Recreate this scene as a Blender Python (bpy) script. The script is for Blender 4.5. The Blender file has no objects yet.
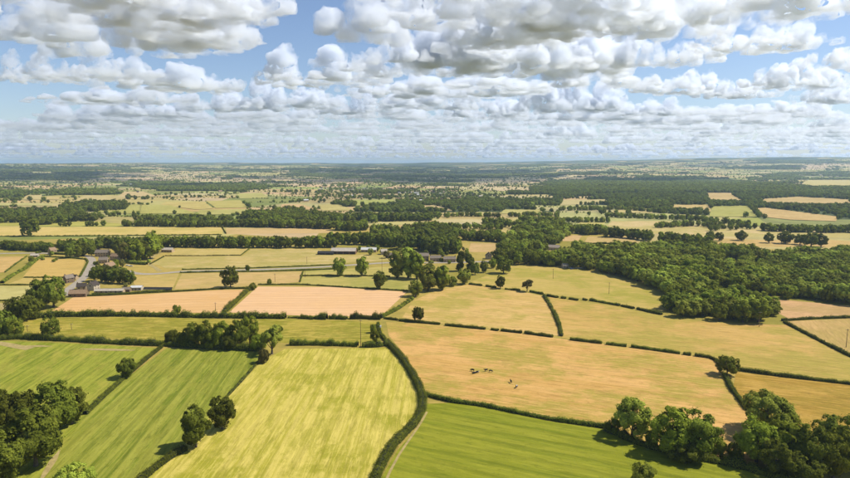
import bpy, bmesh, math, random
import numpy as np
from mathutils import Vector, Matrix
from mathutils.geometry import tessellate_polygon

sc = bpy.context.scene
COL = sc.collection
R = math.radians
# ------------------------------------------------------------------ camera, sky, sun, exposure
F, PW, PH, HOR, CAMZ = 574.0, 850.0, 478.0, 164.0, 120.0      # focal length and horizon in photo pixels; drone height in metres
PITCH = math.atan((PH / 2 - HOR) / F)
cam = bpy.data.objects.new('camera', bpy.data.cameras.new('camera')); COL.objects.link(cam); sc.camera = cam
cam.data.sensor_width = 36; cam.data.lens = F / PW * 36; cam.data.clip_start = 1; cam.data.clip_end = 300000
cam.location = (0, 0, CAMZ); cam.rotation_euler = (math.pi / 2 - PITCH, 0, 0)
SAZ, SEL = R(82), R(52)
world = bpy.data.worlds.new('World'); sc.world = world; world.use_nodes = True
nt = world.node_tree; bg = nt.nodes['Background']
sky = nt.nodes.new('ShaderNodeTexSky'); sky.sky_type = 'NISHITA'; sky.sun_disc = False
sky.sun_elevation = SEL; sky.sun_rotation = SAZ; sky.altitude = 100; sky.air_density = 1.0; sky.dust_density = 0.6; sky.ozone_density = 1.5
tint = nt.nodes.new('ShaderNodeMix'); tint.data_type = 'RGBA'; tint.blend_type = 'MULTIPLY'; tint.inputs['Factor'].default_value = 1; tint.inputs[7].default_value = (.94, .97, 1.08, 1)   # white balance of the photograph
nt.links.new(sky.outputs[0], tint.inputs[6]); nt.links.new(tint.outputs[2], bg.inputs[0]); bg.inputs[1].default_value = 0.09
sun = bpy.data.objects.new('sun', bpy.data.lights.new('sun', 'SUN')); COL.objects.link(sun)
sun.data.energy = 4.8; sun.data.angle = R(0.5); sun.data.color = (1, .96, .89)
sun.rotation_euler = Vector((math.sin(SAZ) * math.cos(SEL), math.cos(SAZ) * math.cos(SEL), math.sin(SEL))).to_track_quat('Z', 'Y').to_euler()
vs = sc.view_settings; vs.view_transform = 'Standard'; vs.look = 'None'; vs.gamma = 1; vs.use_curve_mapping = False; vs.exposure = 0.45
cy = sc.cycles
cy.max_bounces = 12; cy.volume_bounces = 10; cy.diffuse_bounces = 3; cy.glossy_bounces = 1; cy.transmission_bounces = 4; cy.transparent_max_bounces = 8
cy.use_denoising = True; cy.use_adaptive_sampling = True; cy.adaptive_threshold = 0.01; cy.caustics_reflective = False; cy.caustics_refractive = False

# ------------------------------------------------------------------ helpers
rng = np.random.default_rng(11)
_p = np.random.default_rng(1).permutation(256); _p = np.concatenate([_p, _p, _p])
_g = np.random.default_rng(2).normal(size=(256, 3)); _g /= np.linalg.norm(_g, axis=1)[:, None]
def perlin(P):
    P = np.asarray(P, float); i = np.floor(P).astype(int); f = P - i; u = f * f * f * (f * (f * 6 - 15) + 10); i &= 255
    def g(dx, dy, dz):
        v = _g[_p[_p[_p[i[:, 0] + dx] + i[:, 1] + dy] + i[:, 2] + dz]]
        return v[:, 0] * (f[:, 0] - dx) + v[:, 1] * (f[:, 1] - dy) + v[:, 2] * (f[:, 2] - dz)
    L = lambda a, b, t: a + (b - a) * t
    return L(L(L(g(0, 0, 0), g(1, 0, 0), u[:, 0]), L(g(0, 1, 0), g(1, 1, 0), u[:, 0]), u[:, 1]),
             L(L(g(0, 0, 1), g(1, 0, 1), u[:, 0]), L(g(0, 1, 1), g(1, 1, 1), u[:, 0]), u[:, 1]), u[:, 2])
def noise2(x, y, s, o=0.0):
    x = np.atleast_1d(np.asarray(x, float)); y = np.atleast_1d(np.asarray(y, float))
    return perlin(np.stack([x / s + o, y / s + o * 1.7, np.full_like(x, o + .37)], 1))
def sstep(a, b, x):
    t = np.clip((x - a) / (b - a), 0, 1); return t * t * (3 - 2 * t)
def Hgt(x, y):
    """terrain height: flat farmland near, rolling hills far off"""
    x = np.atleast_1d(np.asarray(x, float)); y = np.atleast_1d(np.asarray(y, float))
    r = np.hypot(x, y); az = np.arctan2(x, y)
    h = sstep(1500, 5000, r) * (44 * noise2(x, y, 1900, 3.3) + 22 * noise2(x, y, 800, 9.1))
    h += sstep(4500, 15000, r) * (135 + 125 * sstep(-.1, .6, az) + 60 * noise2(x, y, 5200, 21.) + 30 * noise2(x, y, 1700, 5.))
    return h
def off(r): return 0.12 + 5.0 * sstep(1400, 8000, r)          # sheets laid on the far terrain float a little more: its mesh is coarser there
def ground_z(x, y):
    return Hgt(x, y) + off(np.hypot(x, y))
def ray(px, py):
    d = ((px - PW / 2) / F, 1.0, -(py - PH / 2) / F); c, s = math.cos(PITCH), math.sin(PITCH)
    return np.array([d[0], d[1] * c + d[2] * s, -d[1] * s + d[2] * c])
_ts = np.exp(np.linspace(math.log(900), math.log(44000), 500))
def G(px, py):
    """point of the terrain that a photo pixel looks at"""
    d = ray(px, py)
    if d[2] < -1e-4:
        t = -CAMZ / d[2]
        if t < 1400: return np.array([d[0] * t, d[1] * t])
    P = d[None, :] * _ts[:, None]; below = CAMZ + P[:, 2] < Hgt(P[:, 0], P[:, 1])
    k = int(np.argmax(below)) if below.any() else len(_ts) - 1
    t = _ts[k]; return np.array([d[0] * t, d[1] * t])
def project(x, y, z):
    c, s = math.cos(PITCH), math.sin(PITCH); dz = z - CAMZ
    fy = y * c - dz * s; up = y * s + dz * c
    return PW / 2 + F * x / fy, PH / 2 - F * up / fy
def in_poly(x, y, poly):
    ins = np.zeros(np.shape(x), bool); n = len(poly)
    for i in range(n):
        (x1, y1), (x2, y2) = poly[i], poly[(i + 1) % n]
        ins ^= ((y1 > y) != (y2 > y)) & (x < (x2 - x1) * (y - y1) / (y2 - y1 + 1e-12) + x1)
    return ins
def lin(v):
    v = v / 255.0; return v / 12.92 if v <= .04045 else ((v + .055) / 1.055) ** 2.4
def A(r, g, b): return (lin(r) / 1.66, lin(g) / 1.74, lin(b) / 1.95, 1)    # albedo that sunlight shows as that sRGB colour

def tag(o, label=None, cat=None, group=None, kind=None):
    if label: o['label'] = label
    if cat: o['category'] = cat
    if group: o['group'] = group
    if kind: o['kind'] = kind
    return o
def link(name, me, parent=None, mat=None):
    o = bpy.data.objects.new(name, me); COL.objects.link(o)
    if parent is not None: o.parent = parent
    if mat is not None and me is not None:
        if len(me.materials) == 0: me.materials.append(mat)
    return o
def empty(name, loc=(0, 0, 0), rz=0.0, s=1.0):
    o = bpy.data.objects.new(name, None); COL.objects.link(o); o.location = loc; o.rotation_euler = (0, 0, rz); o.empty_display_size = .5
    o.scale = (s, s, s) if np.isscalar(s) else s
    return o
def np_mesh(name, V, Fc, smooth=False):
    me = bpy.data.meshes.new(name); V = np.asarray(V, np.float32); Fc = np.asarray(Fc, np.int32); n, k = Fc.shape
    me.vertices.add(len(V)); me.vertices.foreach_set('co', V.ravel())
    me.loops.add(n * k); me.loops.foreach_set('vertex_index', Fc.ravel())
    me.polygons.add(n); me.polygons.foreach_set('loop_start', np.arange(n, dtype=np.int32) * k)
    if smooth: me.polygons.foreach_set('use_smooth', np.ones(n, bool))
    me.update(calc_edges=True); return me
def box_bm(bm, x0, x1, y0, y1, z0, z1):
    v = [bm.verts.new(p) for p in ((x0, y0, z0), (x1, y0, z0), (x1, y1, z0), (x0, y1, z0), (x0, y0, z1), (x1, y0, z1), (x1, y1, z1), (x0, y1, z1))]
    for f in ((3, 2, 1, 0), (4, 5, 6, 7), (0, 1, 5, 4), (1, 2, 6, 5), (2, 3, 7, 6), (3, 0, 4, 7)): bm.faces.new([v[i] for i in f])
def bm_mesh(name, bm):
    me = bpy.data.meshes.new(name); bm.normal_update(); bm.to_mesh(me); bm.free(); return me
def box(name, dims, parent, mat):
    bm = bmesh.new(); box_bm(bm, *dims); return link(name, bm_mesh(name, bm), parent, mat)

# ------------------------------------------------------------------ materials
class NT:
    def __init__(self, name):
        self.m = bpy.data.materials.new(name); self.m.use_nodes = True; self.t = self.m.node_tree; self.b = self.t.nodes['Principled BSDF']
        self.b.inputs['Roughness'].default_value = .85; self.b.inputs['Specular IOR Level'].default_value = .15
    def n(self, typ, **kw):
        nd = self.t.nodes.new(typ)
        for k, v in kw.items(): setattr(nd, k, v)
        return nd
    def l(self, a, b): self.t.links.new(a, b)
    def noise(self, vec, scale, detail=4, rough=.55):
        nd = self.n('ShaderNodeTexNoise'); nd.inputs['Scale'].default_value = scale; nd.inputs['Detail'].default_value = detail; nd.inputs['Roughness'].default_value = rough
        if vec is not None: self.l(vec, nd.inputs['Vector'])
        return nd.outputs['Fac']
    def ramp(self, fac, a, b):
        nd = self.n('ShaderNodeMapRange', interpolation_type='SMOOTHSTEP'); nd.inputs['From Min'].default_value = a; nd.inputs['From Max'].default_value = b
        self.l(fac, nd.inputs['Value']); return nd.outputs['Result']
    def mul(self, a, b):
        nd = self.n('ShaderNodeMath', operation='MULTIPLY')
        for i, v in enumerate((a, b)):
            if isinstance(v, (int, float)): nd.inputs[i].default_value = v
            else: self.l(v, nd.inputs[i])
        return nd.outputs[0]
    def mix(self, fac, a, b):
        nd = self.n('ShaderNodeMix', data_type='RGBA')
        if isinstance(fac, (int, float)): nd.inputs['Factor'].default_value = fac
        else: self.l(fac, nd.inputs['Factor'])
        for s, v in ((6, a), (7, b)):
            if isinstance(v, tuple): nd.inputs[s].default_value = v
            else: self.l(v, nd.inputs[s])
        return nd.outputs[2]
    def pos(self, rz=0.0, scale=(1, 1, 1)):
        g = self.n('ShaderNodeNewGeometry'); mp = self.n('ShaderNodeMapping'); mp.vector_type = 'TEXTURE'
        mp.inputs['Rotation'].default_value = (0, 0, rz); mp.inputs['Scale'].default_value = tuple(1 / s for s in scale)
        self.l(g.outputs['Position'], mp.inputs['Vector']); return mp.outputs['Vector']
    def bump(self, fac, dist, strength=.6):
        nd = self.n('ShaderNodeBump'); nd.inputs['Distance'].default_value = dist; nd.inputs['Strength'].default_value = strength
        self.l(fac, nd.inputs['Height']); self.l(nd.outputs[0], self.b.inputs['Normal'])
    def done(self, col):
        if isinstance(col, tuple): self.b.inputs['Base Color'].default_value = col
        else: self.l(col, self.b.inputs['Base Color'])
        return self.m

def field_mat(name, c1, c2, c3, ang=0.0, swath=7.0, st=.6, patch=.012, pa=.5, pb=.68, mott=.35, tracks=0.0):
    """mown or grazed field: c1/c2 along the swaths, c3 in large patches; ang = direction of the swaths"""
    m = NT(name); m.b.inputs['Specular IOR Level'].default_value = .05; w = m.pos()
    dk = tuple(v * .60 for v in c1[:3]) + (1,); lt = tuple(min(.9, v * 1.18) for v in c2[:3]) + (1,)
    s1 = m.ramp(m.noise(m.pos(ang, (.004, 1.0 / swath, 1)), 1.0, 3, .5), .38, .62)          # swaths
    s2 = m.ramp(m.noise(m.pos(ang, (.009, .7, 1)), 1.0, 6, .75), .45, .57)                   # streaks of cut grass
    col = m.mix(m.mul(s1, st), c1, c2)
    col = m.mix(m.mul(s2, st * .75), col, c2)
    p = m.ramp(m.noise(w, patch, 8, .68), pa - .03, pb - .10)
    col = m.mix(m.mul(p, .9), col, c3)
    p2 = m.ramp(m.noise(m.pos(ang + .3, (.035, .07, 1)), 1.0, 8, .7), .5, .6)
    col = m.mix(m.mul(p2, .55), col, c3)
    q = m.ramp(m.noise(m.pos(ang, (.045, .34, 1)), 1.0, 9, .8), .5, .58)
    col = m.mix(m.mul(q, mott * 1.3), col, dk)
    g = m.ramp(m.noise(m.pos(ang, (.06, .6, 1)), 1.0, 8, .8), .5, .58)
    col = m.mix(m.mul(g, mott * 1.3), col, lt)
    tf = m.ramp(m.noise(w, .33, 4, .8), .57, .63)                                          # tufts and bare spots
    col = m.mix(m.mul(tf, mott), col, dk)
    if tracks:
        ws = m.n('ShaderNodeTexWave', wave_type='BANDS', bands_direction='Y'); ws.inputs['Scale'].default_value = 1.0; ws.inputs['Distortion'].default_value = 1.2; ws.inputs['Detail'].default_value = 3
        m.l(m.pos(ang, (.02, .314 / 9.0 * 1.0, 1)), ws.inputs['Vector'])
        col = m.mix(m.mul(m.ramp(ws.outputs['Fac'], .75, .98), tracks), col, dk)
    m.bump(m.noise(w, 1.6, 4, .7), .25)
    return m.done(col)
def leaf_mat(name, dark, mid, light, trans=.40):
    m = NT(name); t = m.t
    gi = m.n('ShaderNodeNewGeometry'); oi = m.n('ShaderNodeObjectInfo')
    col = m.mix(gi.outputs['Random Per Island'], dark, mid)
    w = m.noise(m.pos(), .22, 3, .6)
    col = m.mix(m.mul(m.ramp(w, .45, .7), .6), col, light)
    hs = m.n('ShaderNodeHueSaturation'); m.l(col, hs.inputs['Color'])
    mr = m.n('ShaderNodeMapRange'); mr.inputs['To Min'].default_value = .6; mr.inputs['To Max'].default_value = 1.42; m.l(oi.outputs['Random'], mr.inputs['Value']); m.l(mr.outputs[0], hs.inputs['Value'])
    mh = m.n('ShaderNodeMapRange'); mh.inputs['To Min'].default_value = .485; mh.inputs['To Max'].default_value = .512; m.l(oi.outputs['Random'], mh.inputs['Value']); m.l(mh.outputs[0], hs.inputs['Hue'])
    m.done(hs.outputs[0]); m.b.inputs['Roughness'].default_value = .8; m.b.inputs['Specular IOR Level'].default_value = .05
    tr = m.n('ShaderNodeBsdfTranslucent'); m.l(hs.outputs[0], tr.inputs['Color'])
    mx = m.n('ShaderNodeMixShader'); mx.inputs[0].default_value = trans
    m.l(m.b.outputs[0], mx.inputs[1]); m.l(tr.outputs[0], mx.inputs[2]); m.l(mx.outputs[0], t.nodes['Material Output'].inputs['Surface'])
    return m.m
M = {}
M['oak'] = leaf_mat('oak_leaves', (0.086, 0.103, 0.012, 1), (0.172, 0.195, 0.020, 1), (0.257, 0.275, 0.031, 1))
M['mid'] = leaf_mat('mixed_leaves', (0.130, 0.155, 0.014, 1), (0.250, 0.278, 0.025, 1), (0.343, 0.371, 0.040, 1))
M['light'] = leaf_mat('pale_leaves', (0.189, 0.219, 0.025, 1), (0.317, 0.349, 0.044, 1), (0.430, 0.451, 0.065, 1), .3)
M['dull'] = leaf_mat('dull_leaves', (0.137, 0.130, 0.029, 1), (0.223, 0.202, 0.044, 1), (0.293, 0.262, 0.058, 1))
M['hedge'] = leaf_mat('hedge_leaves', (0.086, 0.103, 0.012, 1), (0.172, 0.195, 0.020, 1), (0.275, 0.288, 0.033, 1))
M['far'] = leaf_mat('far_leaves', (0.103, 0.127, 0.017, 1), (0.198, 0.228, 0.025, 1), (0.284, 0.306, 0.036, 1))
def plain(name, c, var=.2, scale=.6, rough=.85):
    m = NT(name); f = m.noise(m.pos(), scale, 5, .6)
    d = tuple(v * (1 - var) for v in c[:3]) + (1,); e = tuple(min(1, v * (1 + var)) for v in c[:3]) + (1,)
    m.b.inputs['Roughness'].default_value = rough
    return m.done(m.mix(m.ramp(f, .3, .7), d, e))
M['bark'] = plain('bark', (.11, .085, .06, 1), .4, 3)
M['core'] = plain('hedge_twigs', (.03, .035, .014, 1), .4, 2)
M['road'] = plain('lane_asphalt', A(182, 172, 158), .12, .3)
M['track'] = plain('stony_track', A(186, 168, 112), .2, .4)
M['stone'] = plain('gritstone_wall', A(206, 184, 152), .3, 1.2)
M['stone_dark'] = plain('dark_stone_wall', A(148, 128, 104), .3, 1.2)
M['render'] = plain('pale_render', A(214, 202, 184), .1, .8)
M['slate'] = plain('slate_roof', A(150, 138, 126), .25, 1.5)
M['slate_dark'] = plain('dark_slate_roof', A(84, 76, 72), .25, 1.5)
M['tile'] = plain('brown_tile_roof', A(168, 142, 116), .25, 1.5)
M['pale_roof'] = plain('fibre_cement_roof', A(206, 196, 182), .15, .6)
M['white_roof'] = plain('white_metal_roof', A(226, 228, 230), .06, .6)
M['brown'] = plain('brown_boards', A(140, 112, 90), .3, 1.6)
M['black'] = plain('black_sheeting', A(62, 62, 64), .25, 1.0)
M['glass'] = plain('window_glass', (.02, .024, .03, 1), .2, 1, .15)
M['white'] = plain('white_paint', (.7, .69, .66, 1), .06, 1)
M['wood'] = plain('pole_wood', A(118, 100, 82), .3, 3)
M['metal'] = plain('galvanised_metal', (.35, .36, .37, 1), .15, 3, .45)
M['rubber'] = plain('rubber', (.02, .02, .02, 1), .2, 3)
# ------------------------------------------------------------------ ground sheet to the horizon
def make_ground():
    rr = np.concatenate([np.array([0.001, 60, 120]), np.exp(np.linspace(math.log(200), math.log(45000), 300))])
    fine = np.linspace(-R(52), R(52), 421); coarse = np.linspace(R(52), 2 * math.pi - R(52), 90)[1:-1]
    az = np.concatenate([fine, coarse]); na, nr = len(az), len(rr)
    Rr, Az = np.meshgrid(rr, az, indexing='ij'); X = Rr * np.sin(Az); Y = Rr * np.cos(Az)
    Z = Hgt(X.ravel(), Y.ravel())
    V = np.stack([X.ravel(), Y.ravel(), Z], 1)
    i, j = np.meshgrid(np.arange(nr - 1), np.arange(na), indexing='ij'); j2 = (j + 1) % na
    Fc = np.stack([(i * na + j).ravel(), (i * na + j2).ravel(), ((i + 1) * na + j2).ravel(), ((i + 1) * na + j).ravel()], 1)[:, ::-1]
    me = np_mesh('ground', V, Fc, True)
    m = NT('countryside_ground')
    p = m.pos()
    a = m.ramp(m.noise(p, .0035, 5, .6), .38, .62)
    col = m.mix(a, A(166, 156, 70), A(206, 180, 100))
    vo = m.n('ShaderNodeTexVoronoi'); vo.inputs['Scale'].default_value = .0032; vo.inputs['Randomness'].default_value = .9
    dv = m.n('ShaderNodeVectorMath', operation='ADD'); nz = m.n('ShaderNodeTexNoise'); nz.inputs['Scale'].default_value = .002; m.l(p, nz.inputs['Vector'])
    sc_ = m.n('ShaderNodeVectorMath', operation='SCALE'); sc_.inputs['Scale'].default_value = 260; m.l(nz.outputs['Color'], sc_.inputs[0]); m.l(p, dv.inputs[0]); m.l(sc_.outputs[0], dv.inputs[1]); m.l(dv.outputs[0], vo.inputs['Vector'])
    sp = m.n('ShaderNodeSeparateColor'); m.l(vo.outputs['Color'], sp.inputs[0])
    far = m.mix(m.ramp(sp.outputs[0], .62, .66), A(96, 112, 52), A(206, 184, 128))
    far = m.mix(m.ramp(sp.outputs[1], .45, .5), far, A(62, 78, 34))
    ln = m.n('ShaderNodeVectorMath', operation='LENGTH'); m.l(p, ln.inputs[0])
    col = m.mix(m.ramp(ln.outputs['Value'], 4000, 9000), col, far)
    q = m.ramp(m.noise(p, .12, 6, .65), .35, .68)
    col = m.mix(m.mul(q, .35), col, A(120, 122, 52))
    m.b.inputs['Specular IOR Level'].default_value = .05
    m.bump(m.noise(p, 1.2, 4, .7), .3)
    o = link('ground', me, None, m.done(col)); tag(o, kind='structure')
    return o
make_ground()

# ------------------------------------------------------------------ fields drawn one by one: sheets on the ground
def sheet(name, pts, mat, z, label=None, drape=False, lift=0.0):
    pts = [np.asarray(p, float) for p in pts]
    if drape:                                     # far sheets follow the hills
        dense = []
        for a, b in zip(pts, pts[1:] + pts[:1]):
            n = max(1, int(np.hypot(*(b - a)) / 60))
            dense += [a + (b - a) * k / n for k in range(n)]
        pts = dense
    P = np.array(pts); Z = (ground_z(P[:, 0], P[:, 1]) + lift) if drape else np.full(len(P), z)
    V = [(float(x), float(y), float(h)) for (x, y), h in zip(P, Z)]
    tris = tessellate_polygon([[Vector((v[0], v[1], 0)) for v in V]])
    me = bpy.data.meshes.new(name); me.from_pydata(V, [], [tuple(t) for t in tris]); me.update()
    bm = bmesh.new(); bm.from_mesh(me)
    if drape:
        bmesh.ops.subdivide_edges(bm, edges=[e for e in bm.edges if e.calc_length() > 120], cuts=3, use_grid_fill=True)
        for v in bm.verts: v.co.z = float(ground_z(v.co.x, v.co.y)[0]) + lift
    for f in bm.faces:
        f.normal_update()
        if f.normal.z < 0: f.normal_flip()
    bm.to_mesh(me); bm.free()
    o = link(name, me, None, mat); tag(o, label, None, None, 'structure'); return o
_zi = [0]
def fld(px, mat, label, name='field'):
    pts = [G(*p) for p in px]
    _zi[0] += 1
    return sheet(name, pts, mat, .05 + .004 * (_zi[0] % 9), label)
def ang_of(p, q):
    a, b = G(*p), G(*q); return math.atan2(b[1] - a[1], b[0] - a[0])
d12 = ang_of((85, 414), (162, 347)); d3 = ang_of((175, 452), (258, 362)); d4 = ang_of((451, 402), (603, 428)); d5 = ang_of((400, 321), (553, 337))
fld([(-70, 340), (0, 341), (60, 343), (158, 348), (128, 377), (86, 415), (46, 471), (20, 505), (-90, 505)],
    field_mat('striped_meadow', A(128, 142, 40), A(174, 176, 70), A(184, 174, 80), d12, 4.5, .9, .018, .62, .77, .35), 'green mown field with diagonal stripes at the left edge')
fld([(166, 348.5), (262, 351), (259, 362), (225, 399), (200, 438), (175, 453), (142, 479), (122, 505), (20, 505), (46, 471), (86, 415), (128, 377)],
    field_mat('swathed_meadow', A(126, 140, 42), A(172, 173, 74), A(158, 158, 62), d12, 6, .95, .016, .62, .76, .35, .3), 'green mown field with broad diagonal stripes between two thin hedges')
fld([(285, 349), (387, 348), (402, 361), (415, 384), (420, 397), (420, 409), (411, 424), (389, 446), (376, 464), (366, 505), (122, 505), (142, 480), (175, 455), (225, 401), (261, 362)],
    field_mat('cut_hay', A(190, 182, 70), A(234, 215, 118), A(170, 168, 52), d3, 4, .7, .018, .53, .70, .32, .15), 'pale yellow hay field in the middle of the foreground')
fld([(426, 404), (451, 403), (482, 407), (513, 413.5), (550, 421.5), (603, 429), (640, 444), (700, 459), (760, 469), (820, 486), (840, 520), (372, 520), (380, 480), (398, 450), (418, 427)],
    field_mat('silage_green', A(132, 144, 38), A(168, 168, 56), A(146, 152, 42), d4, 7, .7, .014, .5, .7, .3, .3), 'bright green field along the bottom edge')
fld([(386, 322), (400, 322), (439, 325.5), (485, 330), (522, 334), (553, 338), (602, 344), (627, 347), (680, 355), (709, 358.5), (718, 363), (723, 374), (732, 391), (746, 409), (765, 445), (755, 466), (700, 456), (640, 441), (603, 426), (550, 418.5), (513, 410.5), (482, 404.5), (451, 400), (426, 395), (418, 379), (404, 354), (389, 336)],
    field_mat('parched_pasture', A(212, 170, 94), A(236, 190, 122), A(176, 164, 72), d5, 16, .7, .016, .50, .68, .38), 'parched tan pasture where the cattle graze')
fld([(736, 372), (790, 378), (900, 391), (900, 470), (850, 470), (800, 440), (760, 418), (746, 406), (733, 389)],
    field_mat('yellow_stubble', A(176, 142, 56), A(214, 176, 92), A(164, 140, 54), d5, 9, .6, .02, .5, .7, .35), 'ochre stubble field at the lower right edge')
fld([(562, 338), (557, 318), (549, 297), (576, 301), (620, 307), (660, 316), (690, 320.5), (777, 325), (786, 325), (850, 358), (900, 384), (900, 389), (850, 382), (790, 375), (740, 369), (725, 363), (709, 356.5), (680, 352.5), (602, 342)],
    field_mat('dry_pasture', A(204, 170, 92), A(224, 186, 114), A(178, 166, 76), d5, 20, .6, .014, .48, .66, .36), 'wide dry pasture below the wood')
fld([(784, 321.5), (850, 318.5), (900, 317), (900, 378), (850, 354.5)],
    field_mat('tan_field_right', A(204, 170, 106), A(220, 184, 124), A(190, 166, 96), 1.2, 9, .5), 'tan field behind the thin hedge at the right edge')
fld([(700, 290), (730, 292), (770, 298.5), (850, 306), (900, 309), (900, 315.5), (850, 317), (790, 319.5), (780, 314), (752, 304), (716, 301)],
    field_mat('stubble_strip', A(214, 172, 120), A(228, 186, 138), A(196, 166, 108), .2, 6, .5), 'narrow straw field between the two parts of the wood')
fld([(468, 283), (490, 274), (512, 263), (566, 266), (602, 272), (644, 285.5), (669, 297), (666, 314), (635, 308), (600, 300), (548, 295), (524, 291), (498, 288)],
    field_mat('olive_pasture', A(196, 176, 92), A(216, 188, 112), A(170, 166, 66), d5, 14, .5, .014, .5, .7, .3), 'olive green pasture sloping below the tree belt')
fld([(402, 318), (413, 301), (430, 293), (455, 287), (469, 284.5), (498, 289), (524, 292), (543, 296), (549, 306), (557, 326), (560, 336), (524, 332), (485, 328), (439, 323)],
    field_mat('dry_pasture_mid', A(210, 178, 100), A(232, 194, 128), A(182, 170, 78), d5, 14, .6, .016, .51, .68, .36), 'dry yellow pasture between low hedges in the middle')
d10 = ang_of((235, 311), (258, 285))
fld([(258, 286.5), (330, 287), (407, 292), (380, 317), (300, 315.5), (229, 312.5)],
    field_mat('ploughed_peach', A(238, 194, 144), A(252, 210, 166), A(244, 200, 148), d10 + 1.5, 5, .6, .02, .5, .7, .16, .2), 'peach coloured harvested field in the middle')
fld([(52, 311), (73, 297.5), (150, 294), (220, 290), (246, 289.5), (222, 313), (111, 312.5)],
    field_mat('ploughed_left', A(230, 186, 126), A(246, 202, 148), A(234, 188, 126), 0.1, 6, .6, .02, .5, .7, .16, .2), 'peach coloured harvested field below the hamlet')
fld([(19, 319.5), (111, 317), (220, 319.5), (288, 319), (380, 322), (385, 335), (376, 343), (288, 343), (200, 342), (155, 341), (13, 332)],
    field_mat('rough_pasture', A(174, 160, 62), A(206, 186, 94), A(150, 148, 48), .05, 5, .4, .03, .48, .62, .5), 'rough yellow green strip between two thick hedgerows')
fld([(177, 249), (249, 248.3), (241, 255), (200, 255.5), (170, 255.5)], field_mat('hay_f17', A(202, 182, 104), A(220, 196, 130), A(190, 176, 96), .0, 7, .5), 'small tan field beside the grey farm shed')
fld([(151, 264), (164, 257), (200, 256.5), (243, 256), (251, 249), (318, 249), (332, 255), (395, 254.5), (392, 260), (317, 265), (252, 267.5), (180, 269), (166, 268.5), (158, 265)],
    field_mat('hay_f17b', A(198, 176, 98), A(224, 200, 142), A(184, 172, 92), .05, 9, .7, .02, .45, .65), 'yellow hay field above the lane')
fld([(130, 277), (179, 273.8), (173, 288), (137, 289)], field_mat('hay_f18', A(206, 178, 104), A(222, 192, 124), A(194, 174, 98), .1, 6, .4), 'small tan field beside the dark panels')
fld([(182, 273.8), (252, 272.4), (303, 271.3), (300, 282), (268, 285), (220, 288.2), (174, 289.3)], field_mat('hay_f19', A(210, 178, 112), A(226, 192, 134), A(196, 174, 102), .1, 6, .5), 'orange tan field below the lane')
fld([(304, 271.2), (392, 266.5), (420, 280), (410, 291), (330, 285.8), (300, 284)], field_mat('hay_f20', A(186, 174, 92), A(210, 192, 116), A(168, 166, 82), .1, 8, .5), 'yellow green paddock with the pair of tall trees')
fld([(39, 258), (85, 260), (79, 277), (23, 276.8)], field_mat('hay_l1', A(210, 176, 96), A(226, 194, 120), A(200, 172, 96), .3, 6, .5), 'golden field left of the hamlet lane')
fld([(-60, 257), (27, 256.5), (5, 272), (-60, 279)], field_mat('hay_l2', A(214, 178, 108), A(230, 194, 132), A(200, 170, 102), .3, 6, .4), 'golden orange field at the left edge')
fld([(8, 284), (24, 278), (64, 278.2), (62, 284.2)], field_mat('hay_l3', A(206, 182, 104), A(222, 196, 122), A(194, 174, 98), .3, 6, .4), 'thin yellow paddock left of the hamlet')
fld([(-60, 286), (36, 286), (30, 300), (-60, 301)], field_mat('hay_l4', A(200, 190, 116), A(218, 206, 142), A(190, 180, 108), .3, 6, .4), 'pale yellow green paddock at the left edge')
fld([(-60, 303), (20, 303), (12, 318), (-60, 318)], field_mat('hay_l5', A(194, 176, 108), A(218, 192, 142), A(172, 164, 92), .3, 6, .4, .05, .4, .6), 'bare yard ground at the left edge')
fld([(-60, 227), (100, 226.8), (224, 227), (222, 234.5), (120, 235.5), (-60, 236.5)], field_mat('hay_f12', A(214, 190, 110), A(236, 208, 134), A(200, 184, 98), .05, 9, .6), 'long yellow field behind the hamlet')
fld([(226, 228), (330, 228.5), (336, 233), (226, 234.2)], field_mat('hay_f13', A(212, 180, 120), A(228, 196, 142), A(202, 176, 116), .05, 9, .5), 'long straw field behind the tree belt')
fld([(-60, 221.5), (95, 221.5), (124, 224), (120, 226), (-60, 226.2)], field_mat('pale_green_left', A(182, 180, 84), A(206, 194, 106), A(174, 168, 78), .05, 9, .5), 'pale green strip behind the yellow field')
fld([(468, 252), (471, 243), (495, 243), (499, 252)], field_mat('hay_c1', A(210, 176, 118), A(228, 192, 140), A(194, 172, 108), .2, 6, .4), 'small straw field among the trees by the farm')
fld([(553, 241), (557, 235.3), (582, 235.3), (578, 241.2)], field_mat('hay_c2', A(214, 178, 124), A(230, 196, 146), A(204, 174, 118), .2, 6, .4), 'tiny straw field behind the grey yard')
fld([(584, 243), (588, 236.5), (640, 236.8), (636, 243.2)], field_mat('hay_c3', A(210, 180, 118), A(226, 194, 136), A(200, 176, 110), .2, 6, .4), 'straw field behind the wood')
fld([(430, 225), (440, 219), (484, 219.5), (482, 225)], field_mat('hay_c4', A(210, 194, 140), A(226, 208, 158), A(200, 186, 128), .2, 6, .4), 'pale strip of field in the middle distance')
fld([(364, 225), (370, 221), (428, 221), (426, 225)], field_mat('hay_c5', A(200, 190, 120), A(220, 204, 142), A(184, 180, 108), .2, 6, .4), 'pale green strip behind the tree clump')
fld([(600, 233), (612, 221), (668, 221), (712, 228), (850, 231), (900, 233), (900, 238), (850, 238), (760, 236), (712, 243), (660, 234)], field_mat('hay_r1', A(212, 188, 128), A(230, 206, 154), A(192, 180, 104), .1, 12, .6, .01, .5, .6), 'long pale straw field behind the wood')
fld([(712, 238), (765, 240), (830, 240), (900, 244), (900, 248), (830, 247.5), (760, 247), (715, 248)], field_mat('hay_r2', A(208, 176, 110), A(226, 190, 128), A(194, 172, 102), .1, 9, .5), 'ochre field with round trees behind the wood')
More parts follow.
